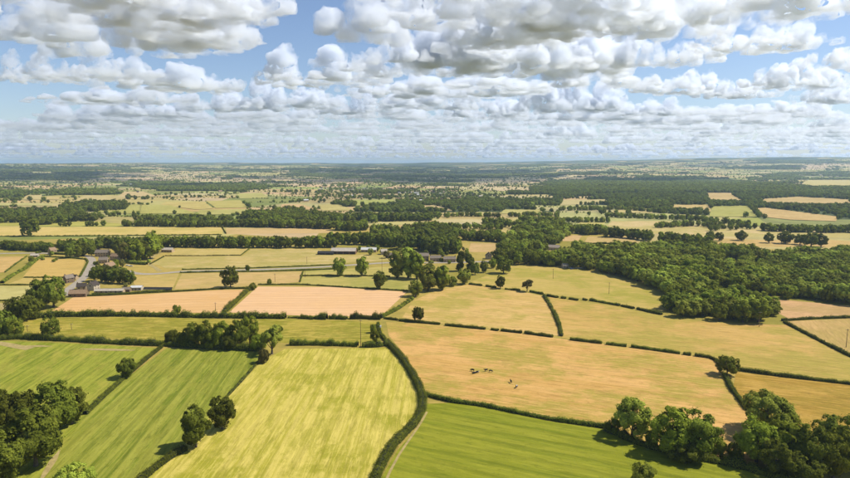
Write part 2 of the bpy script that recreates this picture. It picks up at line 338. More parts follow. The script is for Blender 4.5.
fld([(713, 263.5), (728, 261.5), (742, 263.5), (740, 270.5), (720, 271.5)], field_mat('clearing', A(200, 184, 88), A(218, 192, 106), A(184, 174, 76), .1, 9, .5), 'small yellow clearing inside the wood', 'clearing')
far_fields = [([(510, 223), (513, 218), (560, 219), (556, 223.5)], (208, 194, 126)), ([(575, 227), (582, 221), (606, 222), (602, 227.5)], (204, 192, 116)), ([(500, 214), (504, 210), (540, 210), (544, 214)], (196, 186, 112)), ([(612, 213), (616, 208.5), (655, 209), (652, 213.5)], (206, 188, 124)), ([(455, 216), (458, 212.5), (492, 212.5), (490, 216.5)], (202, 190, 122)),
 ([(735, 227), (728, 219), (758, 218), (768, 226)], (168, 172, 84)), ([(709, 217), (712, 206.5), (748, 206), (757, 217)], (182, 178, 96)),
 ([(752, 209), (765, 208), (838, 217), (836, 221.5), (790, 220), (762, 217)], (212, 182, 122)), ([(709, 203), (706, 193), (730, 194), (746, 202.5)], (206, 180, 122)),
 ([(760, 204.5), (764, 199), (800, 197), (850, 200), (850, 206), (805, 206)], (206, 180, 122)), ([(800, 186), (808, 180.5), (900, 180), (900, 186)], (206, 192, 126)),
 ([(670, 211), (674, 205), (710, 205), (711, 212)], (208, 182, 118)), ([(140, 214), (142, 205), (170, 205.5), (198, 214)], (188, 182, 100)),
 ([(160, 205), (166, 202), (204, 202), (214, 209), (196, 210)], (204, 186, 112)), ([(206, 201.5), (240, 200.5), (248, 208), (216, 208.5)], (196, 184, 104)),
 ([(196, 215), (200, 210.5), (248, 209.5), (252, 214.5)], (190, 184, 106)), ([(98, 213), (101, 206.5), (140, 205.5), (138, 214)], (186, 182, 100)),
 ([(74, 201.5), (84, 195.5), (126, 196.5), (128, 202)], (204, 186, 126)), ([(118, 197), (124, 192), (144, 192), (158, 197)], (210, 186, 132)),
 ([(23, 200), (26, 195.5), (42, 195), (41, 200)], (206, 188, 128)), ([(44, 200), (47, 197), (61, 197), (58, 200)], (206, 184, 120)), ([(-40, 206), (0, 203.8), (54, 204), (52, 206)], (198, 190, 120)),
 ([(280, 210), (282, 204.5), (300, 204.5), (320, 210)], (216, 184, 132)), ([(322, 211), (318, 205), (340, 205), (354, 211)], (200, 186, 116)),
 ([(356, 206), (352, 200.5), (392, 200), (402, 205.5)], (176, 180, 96)), ([(424, 211), (422, 206), (436, 206), (454, 211)], (212, 186, 136)),
 ([(560, 206), (562, 200.5), (606, 199.5), (608, 204)], (202, 188, 130)), ([(240, 199), (236, 194), (262, 193), (268, 198)], (190, 184, 108))]
for i, (px, c) in enumerate(far_fields):
    c2 = tuple(min(255, v + 14) for v in c); c3 = tuple(v - 12 for v in c)
    sheet('field', [G(*p) for p in px], field_mat('far_field', A(*c), A(*c2), A(*c3), rng.uniform(0, 3), 12, .5), 0, None, True, .8)
# ------------------------------------------------------------------ lanes and tracks
def lane(px, width, mat, name, label, z=.11, taper=False):
    P = np.array([G(*p) for p in px]); Q = [P[0]]
    for a, b in zip(P[:-1], P[1:]):
        n = max(1, int(np.hypot(*(b - a)) / 8)); Q += [a + (b - a) * k / n for k in range(1, n + 1)]
    Q = np.array(Q)
    for _ in range(3): Q[1:-1] = (Q[:-2] + 2 * Q[1:-1] + Q[2:]) / 4
    T = np.gradient(Q, axis=0); T /= np.linalg.norm(T, axis=1)[:, None]; N = np.stack([-T[:, 1], T[:, 0]], 1)
    w = width / 2 * (1 + .18 * noise2(Q[:, 0], Q[:, 1], 9, 4.))[:, None]
    if taper: w = w * (np.sin(np.linspace(.08, math.pi - .08, len(Q))) ** .6 * (1 + .5 * noise2(Q[:, 0], Q[:, 1], 5, 8.)))[:, None]
    V = np.concatenate([np.c_[Q + N * w, np.full(len(Q), z)], np.c_[Q - N * w, np.full(len(Q), z)]]); n = len(Q)
    Fc = [(i, n + i, n + i + 1, i + 1) for i in range(n - 1)]
    me = np_mesh(name, V, Fc)
    o = link(name, me, None, mat); tag(o, label, None, None, 'structure'); return o
lane([(62, 296), (70, 288), (83, 279), (90, 269), (93, 260), (88, 255.5), (70, 254.5), (40, 253), (-40, 254)], 8.5, M['road'], 'lane', 'pale lane climbing through the hamlet', .112)
lane([(117, 268.5), (138, 274.5), (158, 274.3), (180, 271.3), (252, 270), (317, 267.4), (392, 262.3), (423, 262.9), (460, 262.5), (500, 261), (520, 259)], 9, M['road'], 'lane', 'pale straight lane crossing the middle of the valley', .116)
lane([(160, 271.5), (155, 267), (148, 264.6), (151, 258), (156, 254), (164, 251.5)], 5, M['track'], 'track', 'pale track up to the grey farm shed', .12)
lane([(92, 272), (105, 272.5), (117, 268.5)], 5, M['road'], 'lane', 'short lane behind the round trees', .124)
lane([(440, 223.4), (482, 223.2), (540, 224)], 8, M['road'], 'lane', 'pale road in the middle distance', .128)
lane([(-40, 341), (0, 342), (14, 347), (30, 349)], 6, M['track'], 'track', 'worn pale gateway track at the left edge', .132)
lane([(22, 346), (52, 346.5)], 4, M['track'], 'track', 'short worn patch beside the thick hedgerow', .136, True)
lane([(80, 349), (110, 350), (135, 350.5)], 4, M['track'], 'track', 'pale worn strip at the top of the striped field', .14, True)
lane([(427, 412), (418, 430), (398, 453), (388, 470), (382, 490)], 1.1, M['track'], 'track', 'thin dirt strip beside the curving hedge', .144)
lane([(60, 450), (46, 472), (38, 485)], 2.6, M['track'], 'track', 'bare earth strip beside the oak clump', .148, True)
lane([(-40, 312), (6, 312), (8, 305), (-40, 303)], 5, M['track'], 'track', 'curving dirt track at the left edge', .152)
# ------------------------------------------------------------------ foliage
def leaf_quads(P, N, size, r):
    n = len(P); N = N / (np.linalg.norm(N, axis=1)[:, None] + 1e-9)
    t = r.normal(size=(n, 3)); t -= N * np.sum(t * N, 1)[:, None]; t /= np.linalg.norm(t, axis=1)[:, None] + 1e-9; b = np.cross(N, t)
    s = (size * r.uniform(.6, 1.35, n))[:, None]; k = r.uniform(.55, .9, n)[:, None]
    V = np.stack([P + t * s * .62, P + b * s * k * .5, P - t * s * .5, P - b * s * k * .45], 1).reshape(-1, 3)
    return V, np.arange(4 * n).reshape(n, 4)
def lobes_for(kind, r):
    L = []
    if kind == 'oak': cz, rx, rz, n, lr = .50, .37, .39, 62, (.06, .125)
    elif kind == 'wide': cz, rx, rz, n, lr = .50, .51, .37, 80, (.06, .125)
    elif kind == 'tall': cz, rx, rz, n, lr = .52, .23, .42, 48, (.055, .105)
    elif kind == 'ash': cz, rx, rz, n, lr = .55, .33, .37, 44, (.05, .10)
    elif kind == 'conifer': cz, rx, rz, n, lr = .48, .16, .42, 20, (.07, .12)
    else: cz, rx, rz, n, lr = .38, .48, .35, 50, (.08, .17)                # bush: foliage to the ground
    for k in range(n):
        d = r.normal(size=3); d /= np.linalg.norm(d); q = r.uniform(.25, 1) ** .45
        if kind == 'ash' and d[2] < -.6: d[2] *= -.4
        c = np.array([d[0] * rx * q, d[1] * rx * q, cz + d[2] * rz * q]); rad = r.uniform(*lr)
        if kind == 'conifer': c[:2] *= (1.5 - c[2] * 1.3); rad *= (1.3 - .7 * c[2])
        c[2] = max(c[2], rad * .75 if kind == 'bush' else rad + .045)
        L.append((c, rad))
    return L
def crown_mesh(name, kind, seed, n, size):
    r = np.random.default_rng(seed); L = lobes_for(kind, r)
    C = np.array([c for c, _ in L]); Rd = np.array([q for _, q in L]); mid = C.mean(0)
    w = Rd ** 2; w /= w.sum(); k = r.choice(len(L), n, p=w)
    d = r.normal(size=(n, 3)); d /= np.linalg.norm(d, axis=1)[:, None]
    outw = C[k] - mid; outw /= np.linalg.norm(outw, axis=1)[:, None] + 1e-6
    d += outw * .55 + np.array([0, 0, .25]); d /= np.linalg.norm(d, axis=1)[:, None]
    P = C[k] + d * (Rd[k] * (r.uniform(.78, 1.05, n) + (r.random(n) < .14) * r.uniform(-.2, .45, n)))[:, None]
    P += .07 * np.stack([perlin(P * 7 + 11 * j + seed) for j in range(3)], 1)
    P[:, 2] = np.maximum(P[:, 2], .02)
    dome = (P - mid) / np.abs(P - mid).max(0)
    V, Fc = leaf_quads(P, d * .75 + dome * .9 + np.array([0, 0, .15]) + r.normal(size=(n, 3)) * .40, size, r)
    V[:, 2] = np.clip(V[:, 2], .01, None); V[:, 2] /= max(1e-6, np.percentile(V[:, 2], 99.8))
    return np_mesh(name, V, Fc)
def tube(V, Fc, p, q, r0, r1, n=6):
    p, q = np.array(p, float), np.array(q, float); a = q - p; a /= np.linalg.norm(a)
    u = np.cross(a, (0, 0, 1) if abs(a[2]) < .9 else (1, 0, 0)); u /= np.linalg.norm(u); v = np.cross(a, u); b = len(V)
    for c, r_ in ((p, r0), (q, r1)):
        for i in range(n): t = 2 * math.pi * i / n; V.append(c + r_ * (u * math.cos(t) + v * math.sin(t)))
    for i in range(n): Fc.append((b + i, b + (i + 1) % n, b + n + (i + 1) % n, b + n + i))
def trunk_mesh(name, kind, seed, simple=False):
    r = np.random.default_rng(seed + 77); L = lobes_for(kind, np.random.default_rng(seed)); V, Fc = [], []
    top = .62 if kind != 'bush' else .35; n = 5 if simple else 7; rad = .030 if kind != 'bush' else .016
    pts = [np.array([0, 0, -.015])]
    for k in range(1, 5): pts.append(np.array([r.normal() * .012, r.normal() * .012, top * k / 4]))
    for k in range(4): tube(V, Fc, pts[k], pts[k + 1], rad * (1.35 if k == 0 else 1 - k * .19), rad * (1 - (k + 1) * .19), n)
    for c, q in L[: (4 if simple else 11)]:
        b = pts[r.integers(1, 4)]; m = (b + c) / 2 + np.array([0, 0, -.02]); tube(V, Fc, b, m, rad * .45, rad * .3, n - 2); tube(V, Fc, m, c, rad * .3, rad * .1, n - 2)
    return np_mesh(name, V, Fc, True)
LOD = {'hi': (13000, .040), 'mid': (3600, .07), 'low': (620, .15)}
KINDS = {'oak': 3, 'wide': 2, 'tall': 2, 'ash': 2, 'bush': 2, 'conifer': 1}
PROTO = {}
def proto(kind, v, lod):
    key = (kind, v, lod)
    if key not in PROTO:
        seed = {'oak': 100, 'wide': 200, 'tall': 300, 'ash': 400, 'bush': 500, 'conifer': 600}[kind] + v
        n, s = LOD[lod]
        if kind == 'ash': n = int(n * .62)
        if kind == 'wide': n = int(n * 1.25)
        c = crown_mesh('crown', kind, seed, n, s); c.materials.append(M['oak'])
        t = trunk_mesh('trunk', kind, seed, lod == 'low'); t.materials.append(M['bark'])
        PROTO[key] = (t, c)
    return PROTO[key]
N_TREES = [0]
def tree_obj(x, y, h, wid, kind, mat, label, group=None, name='broadleaf_tree', cat='tree'):
    r = math.hypot(x, y); lod = 'hi' if r < 430 else ('mid' if r < 1100 else 'low')
    t, c = proto(kind, int(rng.integers(KINDS[kind])), lod)
    e = empty(name, (x, y, .05), rng.uniform(0, 6.28), (h * wid, h * wid, h)); tag(e, label, cat, group)
    link('trunk', t, e)
    o = link('crown', c, e)
    o.material_slots[0].link = 'OBJECT'; o.material_slots[0].material = M[mat]
    if cat == 'tree': N_TREES[0] += 1
    return e
STUFF = []                                        # x, y, z, kind, h, wid  (trees past the limit: one mass)
def pxm(py): return CAMZ / max(1e-3, (py - HOR))   # rough metres per photo pixel on the flat ground (distance / F)
def tree(px, py, hpx, wpx, kind, mat, label, group=None, **kw):
    """a tree by its base pixel, its height and crown width in photo pixels"""
    x, y = G(px, py); s = math.hypot(math.hypot(x, y), CAMZ) / F
    h = hpx * s; nat = {'oak': .98, 'wide': 1.28, 'tall': .66, 'ash': .82, 'bush': 1.3, 'conifer': .55}[kind]
    return tree_obj(x, y, h, (wpx * s / h) / nat, kind, mat, label, group, **kw)
def nth(n): return f"{n}{'th' if 10 <= n % 100 <= 20 else {1: 'st', 2: 'nd', 3: 'rd'}.get(n % 10, 'th')}"
def belt(px, h, spacing, rows, kinds, mats, label=None, group=None, wid=(.9, 1.2), depth=7.0, jit=.3):
    P = np.array([G(*p) for p in px]); out = []
    for k in range(rows):
        acc = rng.uniform(0, spacing)
        for a, b in zip(P[:-1], P[1:]):
            L = np.hypot(*(b - a)); u = (b - a) / L; nrm = np.array([-u[1], u[0]]); nrm = nrm if nrm[1] > 0 else -nrm
            while acc < L:
                q = a + u * acc + nrm * (k * depth + rng.normal() * depth * jit) + u * rng.normal() * spacing * .15
                out.append((q[0], q[1], rng.uniform(*h), rng.uniform(*wid), kinds[int(rng.integers(len(kinds)))], mats[int(rng.integers(len(mats)))], k)); acc += spacing * rng.uniform(.75, 1.3)
            acc -= L
    if label is None:
        for o in out: STUFF.append(o[:6])
        return
    front = sorted([o for o in out if o[6] == 0], key=lambda o: o[0] / o[1])
    for i, o in enumerate(front): tree_obj(*o[:6], label.replace('#', nth(i + 1)), group)
    for o in out:
        if o[6] > 0: STUFF.append(o[:6])
def wood(px, spacing, h, kinds, mats, edge=None, label=None, group=None, holes=(), wid=(.82, 1.12), maxobj=0):
    P = [G(*p) for p in px]; A_ = np.array(P); Hs = [[G(*p) for p in hl] for hl in holes]
    x0, y0 = A_.min(0); x1, y1 = A_.max(0); xs, ys = np.meshgrid(np.arange(x0, x1, spacing), np.arange(y0, y1, spacing * .87)); xs = xs + (np.arange(xs.shape[0]) % 2)[:, None] * spacing / 2
    xs = xs.ravel() + rng.normal(size=xs.size) * spacing * .22; ys = ys.ravel() + rng.normal(size=ys.size) * spacing * .22
    ok = in_poly(xs, ys, [tuple(p) for p in P])
    for hl in Hs: ok &= ~in_poly(xs, ys, [tuple(p) for p in hl])
    xs, ys = xs[ok], ys[ok]; rec = []
    for x, y in zip(xs, ys):
        big = 1 + .6 * float(noise2(x, y, 32, 2.)[0])
        rec.append((x, y, rng.uniform(*h) * big, rng.uniform(*wid), kinds[int(rng.integers(len(kinds)))], mats[int(rng.integers(len(mats)))]))
    if maxobj:                                     # the trees nearest the open front edge, as single trees
        E = np.array([G(*p) for p in edge]); S = []
        for a, b in zip(E[:-1], E[1:]):
            n = max(2, int(np.hypot(*(b - a)) / 4)); S += [a + (b - a) * k / n for k in range(n)]
        S = np.array(S); dist = [float(np.min(np.hypot(S[:, 0] - q[0], S[:, 1] - q[1]))) for q in rec]
        order = np.argsort(dist); near = [rec[i] for i in order[:maxobj]]; rest = [rec[i] for i in order[maxobj:]]
        near.sort(key=lambda q: q[0] / q[1])
        for i, q in enumerate(near): tree_obj(*q, label.replace('#', nth(i + 1)), group)
        rec = rest
    STUFF.extend(rec)

# single trees, nearest first
OAK, WIDE = 'oak', 'wide'
for a in [
 (52, 436, 46, 44, OAK, 'oak', 'tall dark oak at the back of the lower left clump'),
 (18, 446, 44, 46, WIDE, 'oak', 'broad dark oak touching the left edge'),
 (36, 466, 50, 48, OAK, 'oak', 'dark oak at the front of the lower left clump'),
 (72, 424, 32, 30, OAK, 'oak', 'smaller dark tree at the right end of the lower left clump'),
 (0, 486, 44, 44, OAK, 'oak', 'dark tree in the bottom left corner'),
 (-12, 440, 40, 40, OAK, 'oak', 'dark tree half cut by the left edge'),
 (74, 492, 22, 34, 'bush', 'light', 'pale green bush at the bottom edge below the oak clump'),
 (127.5, 377.5, 17, 19, WIDE, 'oak', 'small round tree alone on the hedge between two green fields'),
 (196, 447, 37, 31, OAK, 'oak', 'larger dark oak of the pair on the thin hedge'),
 (222, 429, 31, 29, OAK, 'oak', 'smaller dark oak of the pair on the thin hedge'),
 (264, 363, 14, 14, 'bush', 'dull', 'small brownish bush at the corner of the hay field'),
 (632, 438, 37, 36, OAK, 'light', 'pale leafy tree at the left end of the lower right trees'),
 (672, 452, 41, 44, OAK, 'mid', 'broad dense tree beside the pale leafy tree'),
 (698, 456, 39, 40, OAK, 'oak', 'dark dense tree right of the broad dense tree'),
 (766, 434, 35, 50, WIDE, 'light', 'broad pale tree on the edge of the ochre stubble'),
 (756, 462, 37, 38, OAK, 'mid', 'rounded tree standing below the broad pale tree'),
 (790, 466, 36, 38, OAK, 'mid', 'rounded green tree in the lower right row'),
 (812, 474, 40, 34, OAK, 'oak', 'dark tree in the lower right row'),
 (833, 478, 40, 32, OAK, 'mid', 'rounded tree near the bottom right corner'),
 (853, 470, 42, 36, OAK, 'oak', 'dark tree cut by the right edge'),
 (775, 476, 30, 30, OAK, 'oak', 'low dark tree at the front of the lower right row'),
 (830, 452, 30, 30, OAK, 'oak', 'dark tree behind the lower right row'),
 (643, 490, 24, 28, 'bush', 'light', 'pale bush top poking up at the bottom edge'),
 (727, 375, 17, 23, WIDE, 'mid', 'small spreading tree at the corner of the parched pasture'),
 (418, 321.5, 15, 14, WIDE, 'oak', 'small lone tree on the low hedge of the dry pasture'),
 (230.5, 287.5, 21, 19, OAK, 'oak', 'lone rounded tree between the two peach fields'),
 (340, 276, 18.5, 16, OAK, 'mid', 'left tree of the pair beside the lane'),
 (362.5, 276, 19.5, 16, OAK, 'mid', 'right tree of the pair beside the lane'),
 (380, 288.5, 17.5, 17, OAK, 'oak', 'round dark tree above the peach field'),
 (397, 278, 27, 19, 'tall', 'light', 'left of the three tall pale trees in the middle'),
 (408, 278, 31, 19, 'tall', 'light', 'highest of the three tall pale trees in the middle'),
 (417, 279, 28, 18, 'tall', 'mid', 'right of the three tall pale trees in the middle'),
 (428, 291, 27, 22, 'tall', 'light', 'tall pale green tree in front of the cottages'),
 (442, 290, 25, 20, 'tall', 'mid', 'tall green tree right of the pale one in front of the cottages'),
 (415.5, 296.5, 17, 17, OAK, 'light', 'rounded pale tree at the corner of the peach field'),
 (464, 284, 16, 17, OAK, 'light', 'pale rounded tree right of the cottages'),
 (452, 286, 10, 12, 'bush', 'mid', 'green bush in front of the pale tree by the cottages'),
 (503.5, 273.5, 18, 19, OAK, 'oak', 'dark round tree at the top of the olive pasture'),
 (500.5, 288.5, 13, 12, OAK, 'oak', 'small dark round tree on the hedge above the dry pasture'),
 (527, 291.5, 12, 13, 'ash', 'dull', 'thin sparse tree on the hedge of the olive pasture'),
 (461, 271, 20, 12, 'conifer', 'oak', 'tall dark conifer by the cottage garden'),
 (469, 271, 17, 12, 'conifer', 'oak', 'dark conifer right of the cottage garden'),
 (475, 274.5, 13, 12, OAK, 'oak', 'dark round tree below the garden conifers'),
 (484, 272.5, 12, 10, OAK, 'oak', 'small dark tree right of the garden conifers'),
 (493, 268, 10, 10, OAK, 'mid', 'small green tree beside the gabled cottage'),
 (40, 309, 25, 22, OAK, 'oak', 'dark tree left of the highest tree below the hamlet'),
 (54, 307, 27, 25, OAK, 'oak', 'highest dark tree below the hamlet'),
 (28, 319, 20, 30, 'bush', 'oak', 'wide bushy tree left of the dark trees below the hamlet'),
 (15, 318, 15, 18, 'bush', 'oak', 'bushy tree at the left end of the trees below the hamlet'),
 (51, 338, 18, 17, OAK, 'oak', 'small tree standing on the lower left hedgerow'),
 (4, 335, 20, 20, 'bush', 'oak', 'dark bushy tree at the left edge above the worn track'),
 (16, 336, 14, 16, 'bush', 'mid', 'green bush right of the dark bushy tree at the left edge'),
 (172, 344, 13, 17, 'bush', 'oak', 'low bush at the left end of the hedgerow trees'),
 (193, 346, 22, 20, OAK, 'oak', 'dark tree at the left of the hedgerow trees'),
 (206, 346.5, 24, 20, OAK, 'oak', 'second dark tree among the hedgerow trees'),
 (222, 347.5, 25, 22, OAK, 'mid', 'middle green tree among the hedgerow trees'),
 (238, 347.5, 27, 22, OAK, 'oak', 'dark tree right of the middle among the hedgerow trees'),
 (250, 345, 28, 20, OAK, 'mid', 'tallest tree among the hedgerow trees'),
 (272, 354, 28, 26, 'ash', 'light', 'pale grey green tree at the corner of the hay field'),
 (30, 236, 16, 17, OAK, 'oak', 'big round tree alone in the yellow field'),
 (183, 346, 13, 18, 'bush', 'oak', 'dark bush between the low bush and the hedgerow trees'), (214, 348, 15, 20, 'bush', 'mid', 'green bush under the second dark hedgerow tree'), (230, 349, 14, 20, 'bush', 'oak', 'dark bush under the middle hedgerow trees'), (258, 350, 15, 18, 'bush', 'mid', 'green bush left of the pale grey green corner tree'),
 (375, 342, 12, 10, 'bush', 'mid', 'bush beside the pole at the hedge corner'),
 (373, 333, 9, 8, 'bush', 'mid', 'small bush below the white topped post'),
 (177, 314.5, 9, 10, 'bush', 'mid', 'bush rising from the hedge below the left peach field'),
 (613, 432, 13, 17, 'bush', 'oak', 'low dark bush at the end of the lower hedge'),
 (718, 455, 16, 20, 'bush', 'mid', 'green bush between the lower right trees'), (686, 459, 18, 40, 'bush', 'oak', 'dark bush under the two dense lower right trees'), (772, 462, 26, 34, 'bush', 'mid', 'large green bush under the broad pale tree'), (802, 478, 22, 40, 'bush', 'oak', 'dark bush at the front of the lower right row'), (785, 446, 26, 32, 'bush', 'mid', 'green bush right of the broad pale tree'),
 (652, 444, 13, 16, 'bush', 'mid', 'green bush under the pale leafy tree'),
 (735, 458, 13, 18, 'bush', 'mid', 'low bush left of the rounded lower right tree'),
 (32, 263, 6, 6, 'bush', 'mid', 'small round bush on the hedge of the golden field'),
 (248, 271, 6, 6, 'bush', 'oak', 'small round bush beside the lane'),
 (253, 290, 7, 8, 'bush', 'mid', 'small bush at the corner of the peach field'),
 (269.5, 284, 5, 6, 'bush', 'mid', 'tiny bush on the hedge above the peach field'),
]:
    px, py, hp, wp, kd, mt, lb = a
    if kd == 'bush': tree(px, py, hp, wp, kd, mt, lb, name='bush', cat='bush')
    else: tree(px, py, hp, wp, kd, mt, lb, name='conifer_tree' if kd == 'conifer' else 'broadleaf_tree')
# round trees in the hamlet, in a row
for i, (px, py, hp) in enumerate([(95, 281, 12), (101, 282, 13), (107, 282.5, 13), (113, 283, 13), (119, 283.5, 14), (125, 283.5, 13), (131, 284, 12), (98, 276, 10), (106, 277, 11), (115, 277.5, 11), (123, 278, 10)]):
    tree(px, py, hp, 11, OAK, 'oak', f'{nth(i + 1)} tree from left in the front row of dark round hamlet trees' if i < 7 else f'{nth(i - 6)} tree from left in the back row of dark round hamlet trees', 'dark round trees in the hamlet')
for i, (px, py, hp, mt) in enumerate([(70, 258, 12, 'oak'), (78, 257, 11, 'mid'), (84, 256, 12, 'oak'), (128, 262, 18, 'dull'), (136, 262, 20, 'mid'), (143, 260, 21, 'oak'), (150, 259, 22, 'mid'), (120, 256, 14, 'oak'), (154, 254, 21, 'mid'), (116, 268, 8, 'mid'), (122, 267, 7, 'dull'), (92, 256, 9, 'oak')]):
    tree(px, py, hp, hp * .95, OAK, mt, ['dark tree left of the hamlet houses', 'green tree behind the golden field corner', 'dark tree above the lane bend', 'brownish tree behind the clipped bright hedge', 'tall green tree behind the clipped bright hedge', 'tall dark tree in the clump left of the grey shed', 'tallest green tree left of the grey shed', 'dark tree behind the stone farmhouse', 'green tree right beside the grey shed', 'small green tree beside the gabled barn', 'small brownish tree beside the gabled barn', 'small dark tree where the lane bends'][i])
# tree belts
belt([(-12, 248), (14, 250), (38, 251), (50, 252)], (9, 13), 8, 2, ['oak', 'bush'], ['oak', 'mid', 'oak'], '# tree from left in the low belt above the golden fields', 'trees of the low left belt')
belt([(57, 251), (86, 251.5), (100, 248.5), (125, 248), (156, 249)], (12, 17), 8.5, 3, ['oak', 'oak', 'tall'], ['oak', 'mid', 'oak'], '# tree from left in the belt behind the hamlet', 'trees behind the hamlet')
belt([(157, 247.3), (220, 247.6), (275, 248), (334, 247.5)], (14, 18), 8.6, 2, ['oak'], ['oak', 'oak', 'mid'], '# tree from left in the dark straight belt above the hay field', 'trees of the dark straight belt')
belt([(330, 244.5), (356, 244.5), (398, 247)], (15, 20), 8.6, 2, ['oak', 'tall'], ['oak', 'mid'], '# tree from left in the belt behind the long barn', 'trees behind the long barn')
belt([(402, 250), (416, 249), (432, 253), (458, 254)], (17, 22), 8, 3, ['oak', 'tall'], ['oak', 'oak', 'mid'], '# tree from left in the tall belt behind the cottages', 'trees behind the cottages')
belt([(496, 262), (520, 264), (545, 265.5), (560, 266)], (13, 18), 8, 3, ['oak', 'bush'], ['oak', 'mid', 'mid'], '# tree from left in the belt above the olive pasture', 'trees above the olive pasture', depth=11)
belt([(460, 240), (480, 241), (506, 243)], (12, 16), 9, 3, ['oak'], ['oak', 'mid'])
belt([(500, 252), (530, 254), (545, 252)], (13, 17), 9, 2, ['oak'], ['oak', 'mid', 'light'])
belt([(516, 244), (530, 246), (556, 247)], (16, 20), 9, 2, ['oak'], ['light', 'mid'])
belt([(540, 233), (552, 236), (560, 243)], (14, 20), 10, 2, ['oak'], ['light', 'mid'])
belt([(405, 240), (440, 238), (455, 236)], (12, 17), 10, 2, ['oak'], ['oak', 'mid'])
belt([(124, 226.3), (180, 226.8), (240, 227)], (11, 15), 9, 2, ['oak', 'bush'], ['oak', 'mid', 'oak'])
belt([(240, 226.8), (290, 228), (330, 229)], (13, 17), 9, 3, ['oak'], ['oak', 'mid'])
belt([(335, 230), (350, 231), (367, 230)], (14, 19), 8, 3, ['oak'], ['oak', 'mid'])
belt([(352, 221), (390, 221.3), (432, 221)], (14, 18), 8, 5, ['tall', 'oak', 'conifer'], ['oak'], depth=10)
belt([(282, 221), (352, 222)], (12, 16), 9, 5, ['oak'], ['mid', 'oak'], depth=12)
belt([(482, 226), (496, 227), (510, 227)], (15, 20), 10, 2, ['oak'], ['oak', 'mid'])
belt([(520, 223), (545, 225), (562, 226)], (14, 18), 9, 3, ['oak'], ['mid', 'light'])
belt([(574, 233), (590, 235), (606, 234)], (14, 18), 8, 3, ['oak'], ['light', 'mid'])
belt([(607, 237), (626, 238), (650, 241)], (14, 18), 9, 2, ['oak'], ['oak', 'mid'])
belt([(660, 243), (690, 246), (712, 247)], (14, 18), 9, 3, ['oak', 'tall'], ['oak', 'mid'])
belt([(762, 231), (800, 232.5), (860, 233)], (12, 15), 10, 3, ['oak'], ['oak', 'mid'])
belt([(30, 225), (50, 221.5), (96, 221)], (12, 17), 10, 4, ['oak'], ['oak'], depth=12)
belt([(55, 226.3), (75, 226.3)], (8, 12), 9, 1, ['oak', 'bush'], ['oak'])
belt([(84, 226.3), (102, 226)], (8, 13), 9, 1, ['oak', 'bush'], ['oak'])
belt([(-30, 224), (30, 222)], (10, 15), 10, 2, ['oak'], ['oak', 'mid'])
belt([(95, 215), (140, 215.5)], (7, 14), 14, 1, ['oak', 'tall'], ['oak'])
for i, (px, py, hp, wp) in enumerate([(710, 241, 9, 10), (719, 241, 8, 9), (741, 240.5, 9, 12), (769, 243, 9, 10), (785, 243.5, 11, 15), (800, 244.5, 9, 12), (811, 246.5, 12, 15), (821, 247, 11, 13)]):
    tree(px, py, hp, wp, OAK, 'oak', f'{nth(i + 1)} round tree from left on the ochre field behind the wood', 'round trees behind the wood')
# the wood on the right
W1 = [(560, 267), (582, 269), (602, 272.5), (622, 277.5), (644, 285), (660, 291), (669, 297), (668, 314), (690, 319), (720, 322), (750, 323), (775, 322), (772, 312), (752, 304), (716, 301), (709, 295), (733, 297), (765, 301), (800, 307), (836, 312), (900, 315), (900, 257), (800, 259), (760, 257), (720, 255), (690, 252), (659, 251), (620, 252), (590, 253), (560, 256)]
hole2 = [(700, 289), (730, 291), (770, 297.5), (850, 305), (900, 308), (900, 319), (785, 319), (772, 312), (752, 304), (716, 301)]
hole = [(714, 262.5), (728, 260.5), (784, 260), (784, 265), (742, 265.5), (740, 273), (718, 274)]
wood(W1, 10.6, (11.5, 17), ['oak', 'oak', 'oak', 'wide'], ['mid', 'light', 'mid', 'oak', 'light'], W1[:12] + W1[15:21], '# tree from left along the sunlit edge of the wood', 'trees along the edge of the wood', [hole, hole2], wid=(1.0, 1.35), maxobj=110)
wood([(55, 210), (80, 203), (127, 204), (127, 210), (90, 212)], 13, (10, 15), ['oak'], ['oak'])
wood([(-40, 219), (0, 212), (60, 212), (90, 216), (50, 220)], 13, (10, 15), ['oak'], ['oak'])
wood([(740, 205), (770, 207), (850, 207), (850, 212), (790, 211)], 14, (9, 14), ['oak'], ['oak'])
wood([(702, 222), (745, 224), (760, 229), (710, 232)], 16, (8, 12), ['oak'], ['oak', 'mid'])
wood([(498, 254), (503, 246), (514, 240), (514, 228), (540, 226), (560, 229), (574, 234), (556, 240), (546, 243), (538, 250), (520, 256)], 12.5, (12, 17), ['oak', 'oak', 'bush'], ['mid', 'light', 'mid', 'oak'])
wood([(405, 245), (402, 232), (440, 229), (458, 233), (452, 245), (425, 248)], 10.5, (12, 18), ['oak', 'oak', 'tall'], ['oak', 'mid', 'oak'])
wood([(365, 244), (372, 232), (398, 232), (402, 242)], 12, (12, 17), ['oak', 'tall'], ['oak', 'mid', 'light'])
wood([(240, 221), (250, 215), (300, 213), (330, 217), (350, 222), (300, 224)], 11, (11, 16), ['oak'], ['oak', 'mid'])
wood([(130, 222), (150, 218), (235, 219), (238, 223), (180, 224)], 17, (8, 14), ['oak', 'bush'], ['oak', 'mid'])
